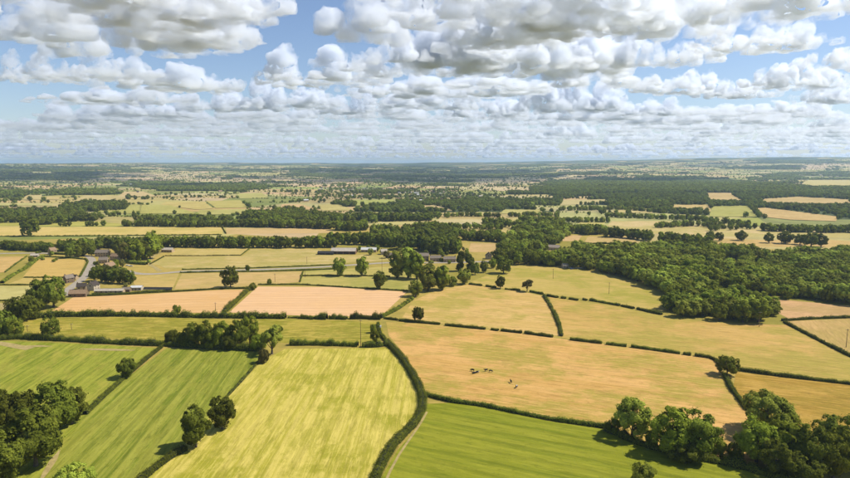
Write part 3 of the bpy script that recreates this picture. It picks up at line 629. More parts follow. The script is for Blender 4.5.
for q in ([(560, 222), (585, 222.5), (610, 223)], [(606, 217), (650, 219), (704, 221)], [(560, 211), (620, 210), (665, 213.5)], [(512, 228.5), (540, 230), (574, 230)], [(508, 217), (535, 216.5), (558, 217)], [(424, 217.5), (470, 216.5), (500, 217.5)], [(430, 229.5), (470, 229), (505, 229.5)], [(458, 236.5), (480, 236), (503, 237)], [(660, 228), (690, 226), (712, 227)], [(620, 205), (670, 203), (700, 204)], [(500, 206), (530, 205.5), (560, 206)]):
    belt(q, (9, 13), 10, 2, ['oak', 'oak', 'bush', 'tall'], ['mid', 'oak', 'light', 'mid'], depth=9)
for k in range(22):
    x, y = G(rng.uniform(356, 470), rng.uniform(250.5, 260)); STUFF.append((x, y, rng.uniform(5, 10), rng.uniform(.85, 1.1), 'oak', ['mid', 'oak', 'dull', 'light'][k % 4]))
for k in range(46):                                # scrub and garden trees round the hamlet and the farms
    px, py = [(rng.uniform(92, 128), rng.uniform(272, 289)), (rng.uniform(94, 150), rng.uniform(250, 266)), (rng.uniform(375, 460), rng.uniform(252, 266)), (rng.uniform(30, 60), rng.uniform(252, 262))][k % 4]
    x, y = G(px, py); STUFF.append((x, y, rng.uniform(2.2, 5.5), rng.uniform(.8, 1.2), 'bush', ['mid', 'oak', 'light', 'dull'][int(rng.integers(4))]))
print('trees as objects', N_TREES[0], 'stuff', len(STUFF))
# ------------------------------------------------------------------ hedges
def hedge(px, w, h, label, lump=.25, mat='hedge', name='hedge', dens=1.0):
    P = np.array([G(*p) for p in px]); Q = [P[0]]
    dist = float(np.hypot(*P.mean(0))); step = 1.2 if dist < 450 else 2.0
    for a, b in zip(P[:-1], P[1:]):
        n = max(1, int(np.hypot(*(b - a)) / step)); Q += [a + (b - a) * k / n for k in range(1, n + 1)]
    Q = np.array(Q)
    if len(px) > 2:
        for _ in range(6): Q[1:-1] = (Q[:-2] + 2 * Q[1:-1] + Q[2:]) / 4
    base = Q.mean(0); Q = Q - base
    T = np.gradient(Q, axis=0); T /= np.linalg.norm(T, axis=1)[:, None] + 1e-9; N = np.stack([-T[:, 1], T[:, 0]], 1)
    s = np.r_[0, np.cumsum(np.hypot(*np.diff(Q, axis=0).T))]; L = s[-1]; o = float(rng.uniform(0, 90))
    prof = lambda t: 1 + (.12 + lump) * (1.6 * noise2(t, t * 0, 8, o) + 1.3 * noise2(t, t * 0, 2.7, o + 5))
    if lump >= .3:                                   # untrimmed: a row of rounded bushes
        cen = np.cumsum(rng.uniform(2.4, 5.6, int(L / 2.4) + 3)) - 3; amp = rng.uniform(.55, 1.25, len(cen)); rad = rng.uniform(2.0, 3.6, len(cen))
        def prof(t):
            t = np.asarray(t, float); k = np.clip(np.searchsorted(cen, t), 1, len(cen) - 1); out = np.full(t.shape, .42)
            for j in (k - 1, k, np.minimum(k + 1, len(cen) - 1)):
                u = (t - cen[j]) / rad[j]; out = np.maximum(out, amp[j] * np.sqrt(np.clip(1 - u * u, 0, 1)))
            return out * (1 + .12 * noise2(t, t * 0, 1.6, o))
    pf = prof(s); m = 7; ang = np.linspace(-.12, math.pi + .12, m)
    V = []
    for k in range(m):
        c, sn = math.cos(ang[k]), math.sin(ang[k]); e = .8
        lat = np.sign(c) * abs(c) ** .6 * w / 2 * e * np.sqrt(pf); z = max(sn, 0) ** .6 * h * e * pf if sn > 0 else np.full(len(Q), -.03)
        V.append(np.c_[Q + N * lat[:, None], z])
    n = len(Q); V = np.concatenate(V)
    Fc = np.array([(k * n + i, k * n + i + 1, (k + 1) * n + i + 1, (k + 1) * n + i) for k in range(m - 1) for i in range(n - 1)])
    size = .42 if dist < 450 else (.7 if dist < 800 else 1.1)
    nl = int(L * (w + 2 * h) / (size * size * .42) * .95 * dens)
    t = rng.uniform(0, L, nl); q = np.stack([np.interp(t, s, Q[:, 0]), np.interp(t, s, Q[:, 1])], 1); nn = np.stack([np.interp(t, s, N[:, 0]), np.interp(t, s, N[:, 1])], 1)
    a = rng.uniform(-.05, math.pi + .05, nl); c, sn = np.cos(a), np.maximum(np.sin(a), .0); p2 = prof(t); jit = rng.uniform(.74, 1.08, nl) + (rng.random(nl) < .1) * rng.uniform(0, .35, nl)
    lat = np.sign(c) * np.abs(c) ** .6 * w / 2 * np.sqrt(p2) * jit; z = sn ** .6 * h * p2 * jit + .05
    PP = np.c_[q + nn * lat[:, None], z]; NN = np.c_[nn * c[:, None], sn + .2] + rng.normal(size=(nl, 3)) * .4
    LV, LF = leaf_quads(PP, NN, size, rng); LV[:, 2] = np.maximum(LV[:, 2], .01)
    e = empty(name, (base[0], base[1], .06)); tag(e, label, 'hedge')
    link('stems', np_mesh('stems', V, Fc, True), e, M['core'])
    link('foliage', np_mesh('foliage', LV, LF), e, M[mat])
    return e
# foreground
hedge([(162, 347.5), (146, 360), (130, 374)], 2.2, 2.0, 'thin hedge above the small round tree between green fields')
hedge([(125, 378), (105, 396), (85, 415)], 2.4, 1.9, 'thin hedge below the small round tree between green fields')
hedge([(258, 362.5), (240, 383), (226, 398)], 1.6, 1.2, 'sparse thin hedge from the brownish bush to the oak pair', .5, dens=.6)
hedge([(186, 450), (175, 455), (158, 467), (142, 480), (128, 494)], 3.0, 2.2, 'hedge running from the oak pair to the bottom edge')
hedge([(386, 342), (394, 350), (403, 360), (412, 374), (419, 387), (423, 398), (423, 409), (415, 424), (404, 435), (393, 446), (384, 461), (376, 478), (370, 500)], 4.2, 2.8, 'thick hedge curving down beside the pale hay field', .18)
hedge([(425, 395.5), (451, 402), (482, 406), (513, 412.5), (550, 420), (581, 424.5), (606, 428)], 2.4, 2.1, 'long hedge between the parched pasture and the bottom green field', .2)
hedge([(606, 430), (640, 445), (670, 453), (700, 459), (740, 467), (775, 478), (800, 488)], 4.5, 3.6, 'overgrown hedge under the lower right trees', .4)
hedge([(290, 345), (318, 345), (350, 346), (358, 346.5)], 3.8, 4.0, 'dark hedge along the top of the pale hay field', .3)
hedge([(362, 347), (375, 347), (387, 345.5)], 4.0, 4.2, 'bushy hedge end by the wooden pole', .3)
hedge([(387, 343), (380, 334), (378, 324)], 2.4, 2.2, 'short hedge linking two field corners by the posts', .4)
hedge([(-30, 340), (0, 340), (20, 338.5), (60, 340.5), (110, 343.5), (160, 345.5), (192, 347.5), (232, 349.5), (262, 351)], 4.6, 4.4, 'long thick hedgerow above the green fields', .35)
hedge([(24, 318.5), (60, 316.5), (111, 316), (150, 316.3), (200, 317.5), (250, 318), (286, 318.5)], 4.6, 5.0, 'thick hedgerow below the left peach field', .35)
hedge([(288, 318), (300, 318.2)], 2, 1.6, 'low gap hedge below the peach field', .3)
for i, (a, b, hh) in enumerate([(301, 314, 4.4), (315, 327, 4.6), (329, 347, 4.2), (350, 381, 4.8)]):
    hedge([(a, 318.6), ((a + b) / 2, 318.8), (b, 319.4)], 4.4, hh, f'{["1st", "2nd", "3rd", "4th"][i]} rounded hedge piece from left below the middle peach field', .3)
hedge([(224, 313), (236, 302), (249, 290)], 4.5, 3.8, 'bushy green hedge between the two peach fields', .35, 'mid')
hedge([(381, 318), (397, 310), (413, 299)], 3.6, 3.0, 'hedge at the right end of the middle peach field', .3, 'mid')
hedge([(74, 296.5), (110, 295.5), (150, 293), (185, 291.3), (220, 289.2), (247, 288.6)], 1.8, 1.4, 'thin dark hedge along the top of the left peach field')
hedge([(258, 285), (300, 284.8), (340, 287.2), (378, 289.5), (408, 291.3)], 1.6, 1.3, 'thin dark hedge along the top of the middle peach field')
for i, (a, b) in enumerate([((384, 318.8), (398, 320.5)), ((399, 321), (440, 324.7)), ((445, 325.6), (485.5, 329.6)), ((491, 330), (498.5, 331)), ((501, 331), (522, 333.3)), ((524.5, 333.6), (553, 337.4))]):
    hedge([a, b], 2.4, 1.9, f'{nth(i + 1)} piece from left of the broken hedge above the grazing cattle')
for i, (a, b) in enumerate([((570, 340), (602, 343.8)), ((606, 344.5), (626.5, 346.8)), ((631, 347.3), (680, 354)), ((683, 354.4), (691, 355.6)), ((694.5, 356), (709, 358))]):
    hedge([a, b], 2.4, 1.9, f'{nth(i + 1)} piece from left of the broken hedge below the wide dry pasture')
hedge([(709, 358), (716, 360.5), (721, 367)], 2.2, 1.9, 'bent hedge end above the small spreading tree')
hedge([(724, 375), (732, 390), (741, 402), (748, 411)], 2.3, 2.1, 'hedge running down from the small spreading tree')
hedge([(738, 370.5), (780, 376.5), (850, 384.5), (900, 391)], 2.3, 2.0, 'long hedge between dry pasture and ochre stubble')
hedge([(784, 322.5), (805, 333.5), (828, 345.5), (852, 357.5), (880, 372)], 2.3, 1.9, 'straight hedge running down to the right edge')
hedge([(782, 321), (815, 319), (850, 318), (900, 316)], 2.4, 2.0, 'hedge along the top of the tan field at the right')
hedge([(544, 296), (550, 306), (555.5, 316), (559.5, 326), (561.5, 336.5)], 3.0, 2.4, 'curved hedge between the two dry pastures', .35)
for i, (a, b) in enumerate([((469, 284.5), (482, 286)), ((486, 286.6), (496, 288)), ((505, 289.5), (520, 291)), ((530, 292), (543, 294.5))]):
    hedge([a, b], 2.4, 2.0, f'{nth(i + 1)} piece from left of the hedge below the olive pasture')
for i, (a, b) in enumerate([((547, 296), (558, 298)), ((561, 298.3), (566, 298.9)), ((569, 299.3), (578, 300.7)), ((583, 300), (587, 300.8)), ((590, 300.6), (620, 306)), ((621, 306.2), (634, 309)), ((637, 309.5), (662, 315))]):
    hedge([a, b], 2.5, 2.0, f'{nth(i + 1)} piece from left of the broken hedge running to the wood')
hedge([(300, 276.3), (330, 275.8), (360, 276), (390, 276.8)], 1.6, 1.4, 'thin dark hedge crossing the yellow green paddock')
hedge([(180, 273), (220, 272), (260, 271.8), (304, 270.5), (340, 269)], 1.8, 1.5, 'dark hedge along the near side of the lane')
hedge([(182, 269.8), (220, 269), (252, 268.3), (317, 265.8), (345, 264.5)], 1.4, 1.2, 'low hedge along the far side of the lane')
hedge([(300, 282), (303, 272)], 1.4, 1.4, 'short hedge between orange field and paddock')
hedge([(165, 256), (200, 256), (241, 255.5)], 1.2, 1.0, 'thin hedge between the small tan field and the hay field')
hedge([(241, 255.3), (250, 248.4)], 1.2, 1.0, 'short thin hedge at the end of the small tan field')
hedge([(150, 264.5), (158, 260), (164, 256.8)], 1.5, 1.2, 'thin hedge beside the track to the grey shed')
hedge([(5, 272.5), (16, 264), (27, 256.5)], 1.4, 1.3, 'thin straight hedge between golden fields')
hedge([(2, 283.5), (14, 275), (24, 270), (38, 259.5), (44, 256.5)], 4.0, 3.2, 'bushy hedge left of the golden field', .5, 'mid')
hedge([(44, 256.8), (66, 257.8), (86, 259.5), (88, 262), (84, 270), (80, 277)], 1.8, 1.6, 'hedge curving round the golden field beside the lane')
hedge([(24, 277.6), (64, 277.8)], 1.3, 1.2, 'thin dark hedge below the golden field')
hedge([(0, 285.2), (36, 285.2)], 1.3, 1.2, 'thin dark hedge above the pale paddock')
hedge([(-40, 301.2), (10, 301)], 1.3, 1.2, 'thin hedge below the pale paddock')
hedge([(125, 262.8), (136, 264.2), (147, 264.8)], 4.0, 4.0, 'clipped bright green hedge in the hamlet', .06, 'light')
hedge([(55, 254.3), (70, 255), (84, 255.8)], 2.6, 2.6, 'green garden hedge behind the golden field', .15)
hedge([(92, 295), (115, 294.2), (150, 292), (172, 290.3)], 1.6, 1.4, 'low hedge behind the long pale shed')
hedge([(226, 233.8), (222, 227.5)], 2, 1.6, 'short hedge between the two long fields')
hedge([(584, 243.7), (612, 243.9), (636, 243.8)], 2.2, 2.2, 'hedge below the straw field behind the wood')
hedge([(430, 225.6), (482, 225.7)], 2.2, 2.0, 'dark hedge below the pale middle strip')
hedge([(-40, 237), (60, 236.4), (160, 235.6), (222, 235)], 2.4, 2.2, 'hedge below the long yellow field', .4)
# ------------------------------------------------------------------ buildings
def house(px, py, w, d, eave, roof, rz, wall, roofm, label, chim=1, wins=3, storeys=2, name='house', cat='house', door=True, open_front=False):
    x, y = G(px, py); e = empty(name, (x, y, .05), R(rz)); tag(e, label, cat)
    bm = bmesh.new(); hw, hd = w / 2, d / 2
    P = [(-hw, -hd), (hw, -hd), (hw, hd), (-hw, hd)]
    lo = [bm.verts.new((a, b, -.1)) for a, b in P]; hi = [bm.verts.new((a, b, eave)) for a, b in P]
    for i in range(4): bm.faces.new((lo[i], lo[(i + 1) % 4], hi[(i + 1) % 4], hi[i]))
    r0, r1 = bm.verts.new((-hw, 0, eave + roof)), bm.verts.new((hw, 0, eave + roof))
    bm.faces.new((hi[1], hi[2], r1)); bm.faces.new((hi[3], hi[0], r0))
    link('wall', bm_mesh('wall', bm), e, M[wall])
    bm = bmesh.new(); o, th = .35, .18; sl = roof / hd
    for s in (-1, 1):
        v = []
        for zz in (0.02, th):
            v.append([bm.verts.new(q) for q in ((-hw - o, s * (hd + o), eave - o * sl + zz), (hw + o, s * (hd + o), eave - o * sl + zz), (hw + o, s * .0 + (0.004 * s), eave + roof + zz), (-hw - o, s * .0 + (0.004 * s), eave + roof + zz))])
        for q in (v[0], v[1]): bm.faces.new(q)
        for i in range(4): bm.faces.new((v[0][i], v[0][(i + 1) % 4], v[1][(i + 1) % 4], v[1][i]))
    bmesh.ops.recalc_face_normals(bm, faces=bm.faces)
    rf = link('roof', bm_mesh('roof', bm), e, M[roofm])
    box('ridge', (-hw - .3, hw + .3, -.16, .16, eave + roof + .1, eave + roof + .3), rf, M[roofm])
    for k in range(chim):
        cx = (-hw + .6) if k == 0 else (hw - .6)
        box('chimney', (cx - .45, cx + .45, -.35, .35, eave + roof - .6, eave + roof + 1.3), rf, M['stone_dark'])
    for side in (-1, 1):
        for st in range(storeys):
            for k in range(wins):
                cx = -hw + w * (k + .5) / wins; z0 = .9 + 2.6 * st
                if z0 + 1.2 > eave or (door and st == 0 and k == wins // 2 and side == -1): continue
                wd = box('window', (cx - .55, cx + .55, side * hd - .04, side * hd + .04, z0, z0 + 1.2), e, M['glass'])
                box('sill', (cx - .65, cx + .65, side * hd - .08, side * hd + .08, z0 - .14, z0 - .01), wd, M['render'])
    for s in (-1, 1):
        if storeys > 1 and chim: box('window', (s * hw - .04, s * hw + .04, -.5, .5, eave - .9, eave + .3), e, M['glass'])
    if door:
        cx = -hw + w * (wins // 2 + .5) / wins if wins else 0
        box('door', (cx - .5, cx + .5, -hd - .05, -hd + .03, 0, 2.05), e, M['brown'])
    if open_front:
        for k in range(4):
            cx = -hw + w * (k + .5) / 4
            box('bay_shade', (cx - w / 9.5, cx + w / 9.5, -hd - .05, -hd + .03, 0, eave * .82), e, M['slate_dark'])  # dark panels stand for the shade inside the open bays
    return e
house(52.5, 254, 8, 6.5, 5.4, 3.4, 68, 'stone', 'tile', 'tall narrow stone house alone left of the hamlet', 1, 2)
house(35, 257, 9, 5.5, 2.4, 1.8, 12, 'render', 'pale_roof', 'low pale bungalow at the end of the bushy hedge', 0, 3, 1)
house(69, 282.5, 8, 6, 5.0, 3.0, 60, 'stone_dark', 'slate', 'dark gabled house at the lower end of the lane', 1, 2)
house(75, 279.5, 5, 4.5, 3.0, 2.0, -10, 'stone', 'slate_dark', 'small outhouse behind the dark gabled house', 1, 1, 1)
house(79, 296.3, 15, 7.5, 3.2, 2.8, 6, 'stone_dark', 'tile', 'brown roofed barn at the bottom of the hamlet', 0, 4, 1, 'barn', 'barn')
house(82, 289, 8, 6, 3.0, 2.6, 20, 'stone', 'slate_dark', 'small dark roofed cottage behind the brown barn', 1, 2, 1)
house(93.5, 289.8, 8.5, 7.5, 5.0, 3.2, 82, 'render', 'slate_dark', 'gabled house with a pale front beside the brown barn', 1, 2)
house(110, 293, 26, 5.5, 2.6, 1.5, 3, 'stone', 'pale_roof', 'long low shed with pale roof', 0, 6, 1, 'shed', 'shed')
house(137, 290, 10, 6.5, 3.0, 1.2, 6, 'render', 'white_roof', 'shed with bright white roof', 0, 3, 1, 'shed', 'shed')
house(127, 291.6, 7, 5, 2.6, 1.6, 3, 'stone_dark', 'slate', 'small grey shed left of the bright white one', 0, 2, 1, 'shed', 'shed')
house(103, 256.3, 17, 7, 5.4, 3.4, 4, 'stone', 'slate', 'long stone farmhouse with two chimneys', 2, 5)
house(116.5, 260, 13, 7, 5.0, 3.2, -12, 'stone', 'tile', 'stone house right of the long farmhouse', 1, 4)
house(121.5, 261.5, 6.5, 7.5, 5.2, 3.2, 78, 'stone', 'tile', 'gabled wing in front of the stone house', 0, 2)
house(104, 263, 10, 7, 4.4, 3.0, 10, 'stone', 'slate', 'stone cottage below the farmhouse', 1, 3)
house(109.5, 270, 11, 8.5, 5.2, 3.6, 70, 'stone', 'tile', 'big gabled stone barn in the hamlet', 0, 2, 2, 'barn', 'barn')
house(99, 271.5, 10, 6, 3.0, 2.6, -24, 'stone_dark', 'slate_dark', 'dark roofed outbuilding beside the lane', 0, 3, 1, 'shed', 'shed')
house(168, 252, 15, 8, 3.6, 2.4, -4, 'stone', 'pale_roof', 'grey roofed farm shed at the top of the track', 0, 4, 1, 'shed', 'shed')
house(344, 253.6, 33, 13, 4.2, 3.6, -2, 'brown', 'pale_roof', 'long barn with pale roof and brown front', 0, 0, 1, 'barn', 'barn', False, True)
house(326, 254.4, 21, 9, 2.4, 2.0, -2, 'black', 'black', 'low black shed left of the long barn', 0, 3, 1, 'shed', 'shed')
house(369, 251.8, 21, 9, 3.4, 2.6, -3, 'stone', 'white_roof', 'barn with a pale grey roof right of the long barn', 0, 4, 1, 'barn', 'barn')
house(384, 254.5, 8, 7, 4.6, 2.8, 10, 'render', 'pale_roof', 'small pale house behind the pair of lane trees', 1, 2)
house(391, 258, 7, 6, 4.0, 2.6, -8, 'stone', 'slate', 'small stone house left of the three tall trees', 1, 2)
house(415, 257.8, 8, 8, 5.4, 3.2, 80, 'stone', 'slate', 'narrow gabled house right of the three tall trees', 1, 2)
house(423.5, 260.2, 13, 8, 6.0, 3.2, 3, 'stone', 'slate', 'taller slate roofed cottage at the left end of the terrace', 2, 3)
house(435.5, 261, 14, 7, 4.2, 2.8, 2, 'stone', 'slate', 'middle slate roofed cottage of the terrace', 1, 4)
house(449.5, 261.8, 15, 7, 4.0, 2.8, 1, 'stone', 'slate', 'long slate roofed cottage at the right end of the terrace', 2, 4)
house(488.5, 258.8, 8, 8, 4.6, 3.6, 84, 'render', 'slate_dark', 'pale gabled cottage among the trees', 1, 2)
house(552.5, 249.2, 19, 20, 3.6, 2.6, -18, 'render', 'slate', 'wide grey roofed shed among the trees', 0, 3, 1, 'shed', 'shed')
house(535.5, 248.8, 10, 7, 4.0, 2.6, 6, 'render', 'white_roof', 'white roofed house hidden among the trees', 0, 3, 1)
house(768, 264.5, 38, 9, 3.2, 1.6, -3, 'stone_dark', 'slate_dark', 'long dark roofed building in the wood clearing', 0, 7, 1, 'barn', 'barn')
house(566, 267.8, 9, 6, 3.0, 2.2, 10, 'render', 'pale_roof', 'small pale bungalow at the edge of the tree belt', 0, 3, 1)
# dark panel rack beside the small tan field
x, y = G(158, 290.6); e = empty('solar_panel_rack', (x, y, .05), R(-2)); tag(e, 'long rack of dark panels beside the small tan field', 'solar panels')
for k in range(9):
    p = box('panel', (-14 + k * 3.1, -14 + k * 3.1 + 3.0, -1.6, 1.6, -.06, .06), e, M['black']); p.location = (0, 0, 2.1); p.rotation_euler = (R(38), 0, 0)
    box('post', (-12.6 + k * 3.1, -12.45 + k * 3.1, -.08, .08, -.1, 1.98), e, M['metal'])
# low white wall at the tree belt
x, y = G(576, 268.6); e = empty('garden_wall', (x, y, .05), R(-2)); tag(e, 'low white wall below the tree belt', 'wall')
box('wall_face', (-8, 8, -.2, .2, -.1, 1.4), e, M['render']); box('coping', (-8.1, 8.1, -.28, .28, 1.403, 1.55), e, M['white'])
# parked cars
def car(px, py, rz, col, label):
    x, y = G(px, py); e = empty('parked_car', (x, y, .13), R(rz)); tag(e, label, 'car', 'parked cars')
    bm = bmesh.new(); pr = [(-2.1, .35), (-2.15, .75), (-1.9, .95), (-1.1, 1.02), (1.0, 1.0), (1.9, .85), (2.15, .65), (2.1, .35)]
    L_ = [[bm.verts.new((a, s * .86, z)) for a, z in pr] for s in (-1, 1)]; n = len(pr)
    bm.faces.new(L_[0]); bm.faces.new(L_[1][::-1])
    for i in range(n): bm.faces.new((L_[0][i], L_[1][i], L_[1][(i + 1) % n], L_[0][(i + 1) % n]))
    bmesh.ops.recalc_face_normals(bm, faces=bm.faces); bmesh.ops.bevel(bm, geom=bm.edges[:], offset=.06, segments=2, affect='EDGES')
    link('body', bm_mesh('body', bm), e, col)
    for nm, mt, pr2, ww in (('cabin', M['glass'], [(-1.75, .97), (-1.35, 1.42), (.3, 1.42), (1.05, .97)], .74), ('roof', col, [(-1.38, 1.424), (-1.3, 1.48), (.22, 1.48), (.34, 1.424)], .7)):
        bm = bmesh.new(); L_ = [[bm.verts.new((a, s * ww, z)) for a, z in pr2] for s in (-1, 1)]
        bm.faces.new(L_[0]); bm.faces.new(L_[1][::-1])
        for i in range(4): bm.faces.new((L_[0][i], L_[1][i], L_[1][(i + 1) % 4], L_[0][(i + 1) % 4]))
        bmesh.ops.recalc_face_normals(bm, faces=bm.faces); link(nm, bm_mesh(nm, bm), e, mt)
    for sx in (-1.3, 1.3):
        for sy in (-.8, .8):
            V, Fc = [], []; tube(V, Fc, (sx, sy - .1, .32), (sx, sy + .1, .32), .32, .32, 12); me = np_mesh('wheel', V, Fc, True); link('wheel', me, e, M['rubber'])
white_car = plain('white_car_paint', (.75, .75, .76, 1), .02, 1, .3); red_car = plain('silver_car_paint', (.4, .41, .43, 1), .02, 1, .3); blue_car = plain('blue_car_paint', (.05, .09, .2, 1), .02, 1, .3)
car(127.5, 266, 10, white_car, 'white car parked beside the clipped bright hedge')
car(131, 266.6, 14, red_car, 'silver car parked right of the white car')
car(119, 268.6, 60, white_car, 'white car parked behind the gabled barn')
car(572, 269.4, 20, blue_car, 'dark blue car parked by the low white wall')
# ------------------------------------------------------------------ poles
def pole(px, py, hpx, label, arm=True, white=False):
    x, y = G(px, py); h = hpx * math.hypot(math.hypot(x, y), CAMZ) / F
    e = empty('utility_pole', (x, y, .05), rng.uniform(-.4, .4)); tag(e, label, 'pole', 'wooden poles in the fields')
    V, Fc = [], []; tube(V, Fc, (0, 0, -.1), (0, 0, h), .2, .13, 8); V2, F2 = [], []
    link('pole_shaft', np_mesh('pole_shaft', V, Fc, True), e, M['wood'])
    if arm:
        a = box('crossarm', (-1.1, 1.1, -.07, .07, h - .55, h - .4), e, M['wood'])
        for s in (-.95, 0.25, .95): box('insulator', (s - .06, s + .06, -.06, .06, h - .398, h - .12), a, M['white'])
    if white: box('transformer', (-.5, .5, -.75, .05, h - 1.6, h - .2), e, M['white'])
pole(360.8, 347, 27, 'tall wooden pole at the corner of the hay field')
pole(380.6, 334, 9, 'short post with a white box beside the hedge corner', False, True)
pole(553, 279, 10, 'wooden pole in the olive pasture below the tree belt')
pole(609, 294, 11, 'wooden pole in the right part of the olive pasture')
pole(759, 327, 13, 'wooden pole at the foot of the wood')
pole(846, 347.5, 15, 'wooden pole at the right edge beside the straight hedge')
pole(305, 277.5, 9, 'wooden pole beside the short hedge in the paddock')
pole(275, 282, 8, 'wooden pole in the orange tan field')
pole(307, 264, 7, 'wooden pole in the hay field above the lane')
pole(215.6, 311.5, 8.5, 'wooden pole in the left peach field')
pole(382, 272, 15, 'tall pole between the lane trees')
pole(71.6, 329.5, 5, 'short post in the rough strip')
pole(27.5, 331.5, 5, 'short post near the left end of the rough strip')
# ------------------------------------------------------------------ cattle
def cow_mesh(lying=False, graze=True):
    me = bpy.data.meshes.new('cow'); V = []; E = []; Rr = []
    def v(p, r, par=None):
        V.append(p); Rr.append(r if isinstance(r, tuple) else (r, r))
        if par is not None: E.append((par, len(V) - 1))
        return len(V) - 1
    z = .62 if lying else 1.02
    c = v((0, 0, z), (.36, .38)); s = v((.55, 0, z + .02), (.33, .36), c); hp = v((-.6, 0, z + .06), (.32, .33), c); rm = v((-.85, 0, z + .04), .2, hp)
    nk = v((.88, 0, z + (.1 if not graze else -.02)), .2, s)
    if graze and not lying: hd = v((1.2, 0, z - .45), .15, nk); mz = v((1.38, 0, z - .78), .1, hd)
    else: hd = v((1.15, 0, z + .36), .16, nk); mz = v((1.5, 0, z + .22), .1, hd)
    for sg in (-1, 1): v((V[hd][0] - .04, sg * .24, V[hd][2] + .1), .045, hd)
    t1 = v((-1.0, 0, z - .05), .05, rm); v((-1.04, 0, z - .6), .04, t1)
    for sx, par, b in ((.5, s, 0), (-.66, hp, 1)):
        for sg in (-1, 1):
            if lying: k = v((sx + .1, sg * .36, .2), .12, par); v((sx + (.4 if b == 0 else .35), sg * .34, .09), .07, k)
            else:
                k = v((sx + (.02 if b == 0 else .1), sg * .21, .66), .14, par); q = v((sx + (.0 if b == 0 else -.08), sg * .2, .36), .07, k); f = v((sx, sg * .2, .07), .06, q); v((sx + .08, sg * .2, .03), .055, f)
    me.from_pydata(V, E, []); o = bpy.data.objects.new('tmp', me); COL.objects.link(o)
    md = o.modifiers.new('skin', 'SKIN'); sk = me.skin_vertices[0].data
    for i, q in enumerate(Rr): sk[i].radius = q
    sk[0].use_root = True
    o.modifiers.new('sub', 'SUBSURF').levels = 2
    dg = bpy.context.evaluated_depsgraph_get(); out = bpy.data.meshes.new_from_object(o.evaluated_get(dg)); bpy.data.objects.remove(o)
    for p in out.polygons: p.use_smooth = True
    return out
def cow_mat(name, a, b, thr):
    m = NT(name); tc = m.n('ShaderNodeTexCoord'); oi = m.n('ShaderNodeObjectInfo'); ad = m.n('ShaderNodeVectorMath', operation='ADD')
    m.l(tc.outputs['Object'], ad.inputs[0]); sc2 = m.n('ShaderNodeMath', operation='MULTIPLY'); sc2.inputs[1].default_value = 40; m.l(oi.outputs['Random'], sc2.inputs[0]); m.l(sc2.outputs[0], ad.inputs[1])
    return m.done(m.mix(m.ramp(m.noise(ad.outputs[0], 1.5, 1, .4), thr - .02, thr + .02), a, b))
CM = [cow_mesh(False, True), cow_mesh(False, False), cow_mesh(True, False)]
pied = cow_mat('black_and_white_hide', (.012, .011, .011, 1), (.62, .6, .56, 1), .56); blackc = cow_mat('black_hide', (.012, .011, .011, 1), (.05, .045, .04, 1), .6)
for px, py, rz, k, mt, lb in [(472.5, 371.5, 160, 0, blackc, 'black cow at the left of the left pair'), (477, 373, 20, 2, pied, 'black and white cow lying at the right of the left pair'),
        (486, 371.5, 200, 1, pied, 'black and white cow standing in the right pair'), (490.5, 372.5, -10, 0, blackc, 'black cow grazing at the right of the right pair'),
        (511, 383, 100, 1, blackc, 'lone black cow facing away below the pairs'), (516.5, 388, 60, 0, pied, 'lowest black and white cow of the herd'), (474, 373.8, -150, 2, blackc, 'black cow lying between the left pair')]:
    x, y = G(px, py); o = link('cow', CM[k].copy(), None, mt); o.location = (x, y, .09); o.rotation_euler = (0, 0, R(rz)); o.scale = (1.15,) * 3; tag(o, lb, 'cow', 'cattle in the parched pasture')
# ------------------------------------------------------------------ the far country: a patchwork of fields, hedges and woods
LOD['tiny'] = (110, .30)
FAR_WOOD = [([(556, 196), (560, 182), (600, 177), (700, 177), (760, 183), (850, 188), (850, 191), (790, 195), (748, 195), (702, 195)], .88),
 ([(120, 190), (140, 181), (200, 183), (290, 186), (290, 190), (200, 191)], .6), ([(0, 179), (0, 166), (100, 167), (150, 170), (96, 174), (84, 181)], .6), ([(0, 197), (0, 188), (40, 188), (42, 196)], .7),
 ([(78, 197), (80, 190), (106, 190), (106, 197)], .8), ([(290, 176), (290, 168), (470, 167), (600, 172), (560, 178), (440, 182), (360, 178)], .45), ([(520, 212), (525, 199), (560, 198), (560, 212)], .4),
 ([(470, 198), (490, 190), (556, 186), (556, 198)], .4), ([(640, 220), (660, 200), (705, 199), (705, 212)], .35), ([(600, 214), (560, 206), (600, 205), (665, 206), (668, 214)], .3), ([(760, 180), (780, 172), (850, 174), (850, 179), (800, 180)], .5)]
FAR_OPEN = [([(98, 182), (100, 173), (140, 172), (200, 174), (240, 178), (290, 178), (290, 185), (236, 183), (200, 181), (140, 181)], (212, 190, 142)),
 ([(280, 187), (285, 178), (345, 180), (366, 182), (362, 187)], (214, 190, 142)), ([(418, 189), (420, 184), (446, 183), (446, 188)], (212, 188, 138)),
 ([(470, 185), (476, 179), (562, 177), (562, 181), (530, 185)], (212, 190, 140)), ([(458, 191), (462, 185), (512, 185), (512, 191)], (208, 190, 140)), ([(562, 180), (570, 173), (584, 173), (580, 180)], (212, 194, 142)),
 ([(706, 203), (706, 192), (730, 193), (746, 203)], (208, 184, 128)), ([(805, 187), (807, 180), (870, 180), (870, 187)], (208, 192, 128)), ([(790, 170), (800, 164), (860, 163), (860, 167)], (206, 186, 140)), ([(505, 200), (512, 196), (545, 196), (540, 200)], (206, 194, 140))]
SETTLE = [(300, 204), (315, 188), (420, 189), (480, 193), (500, 200), (480, 206), (420, 205), (360, 200)]
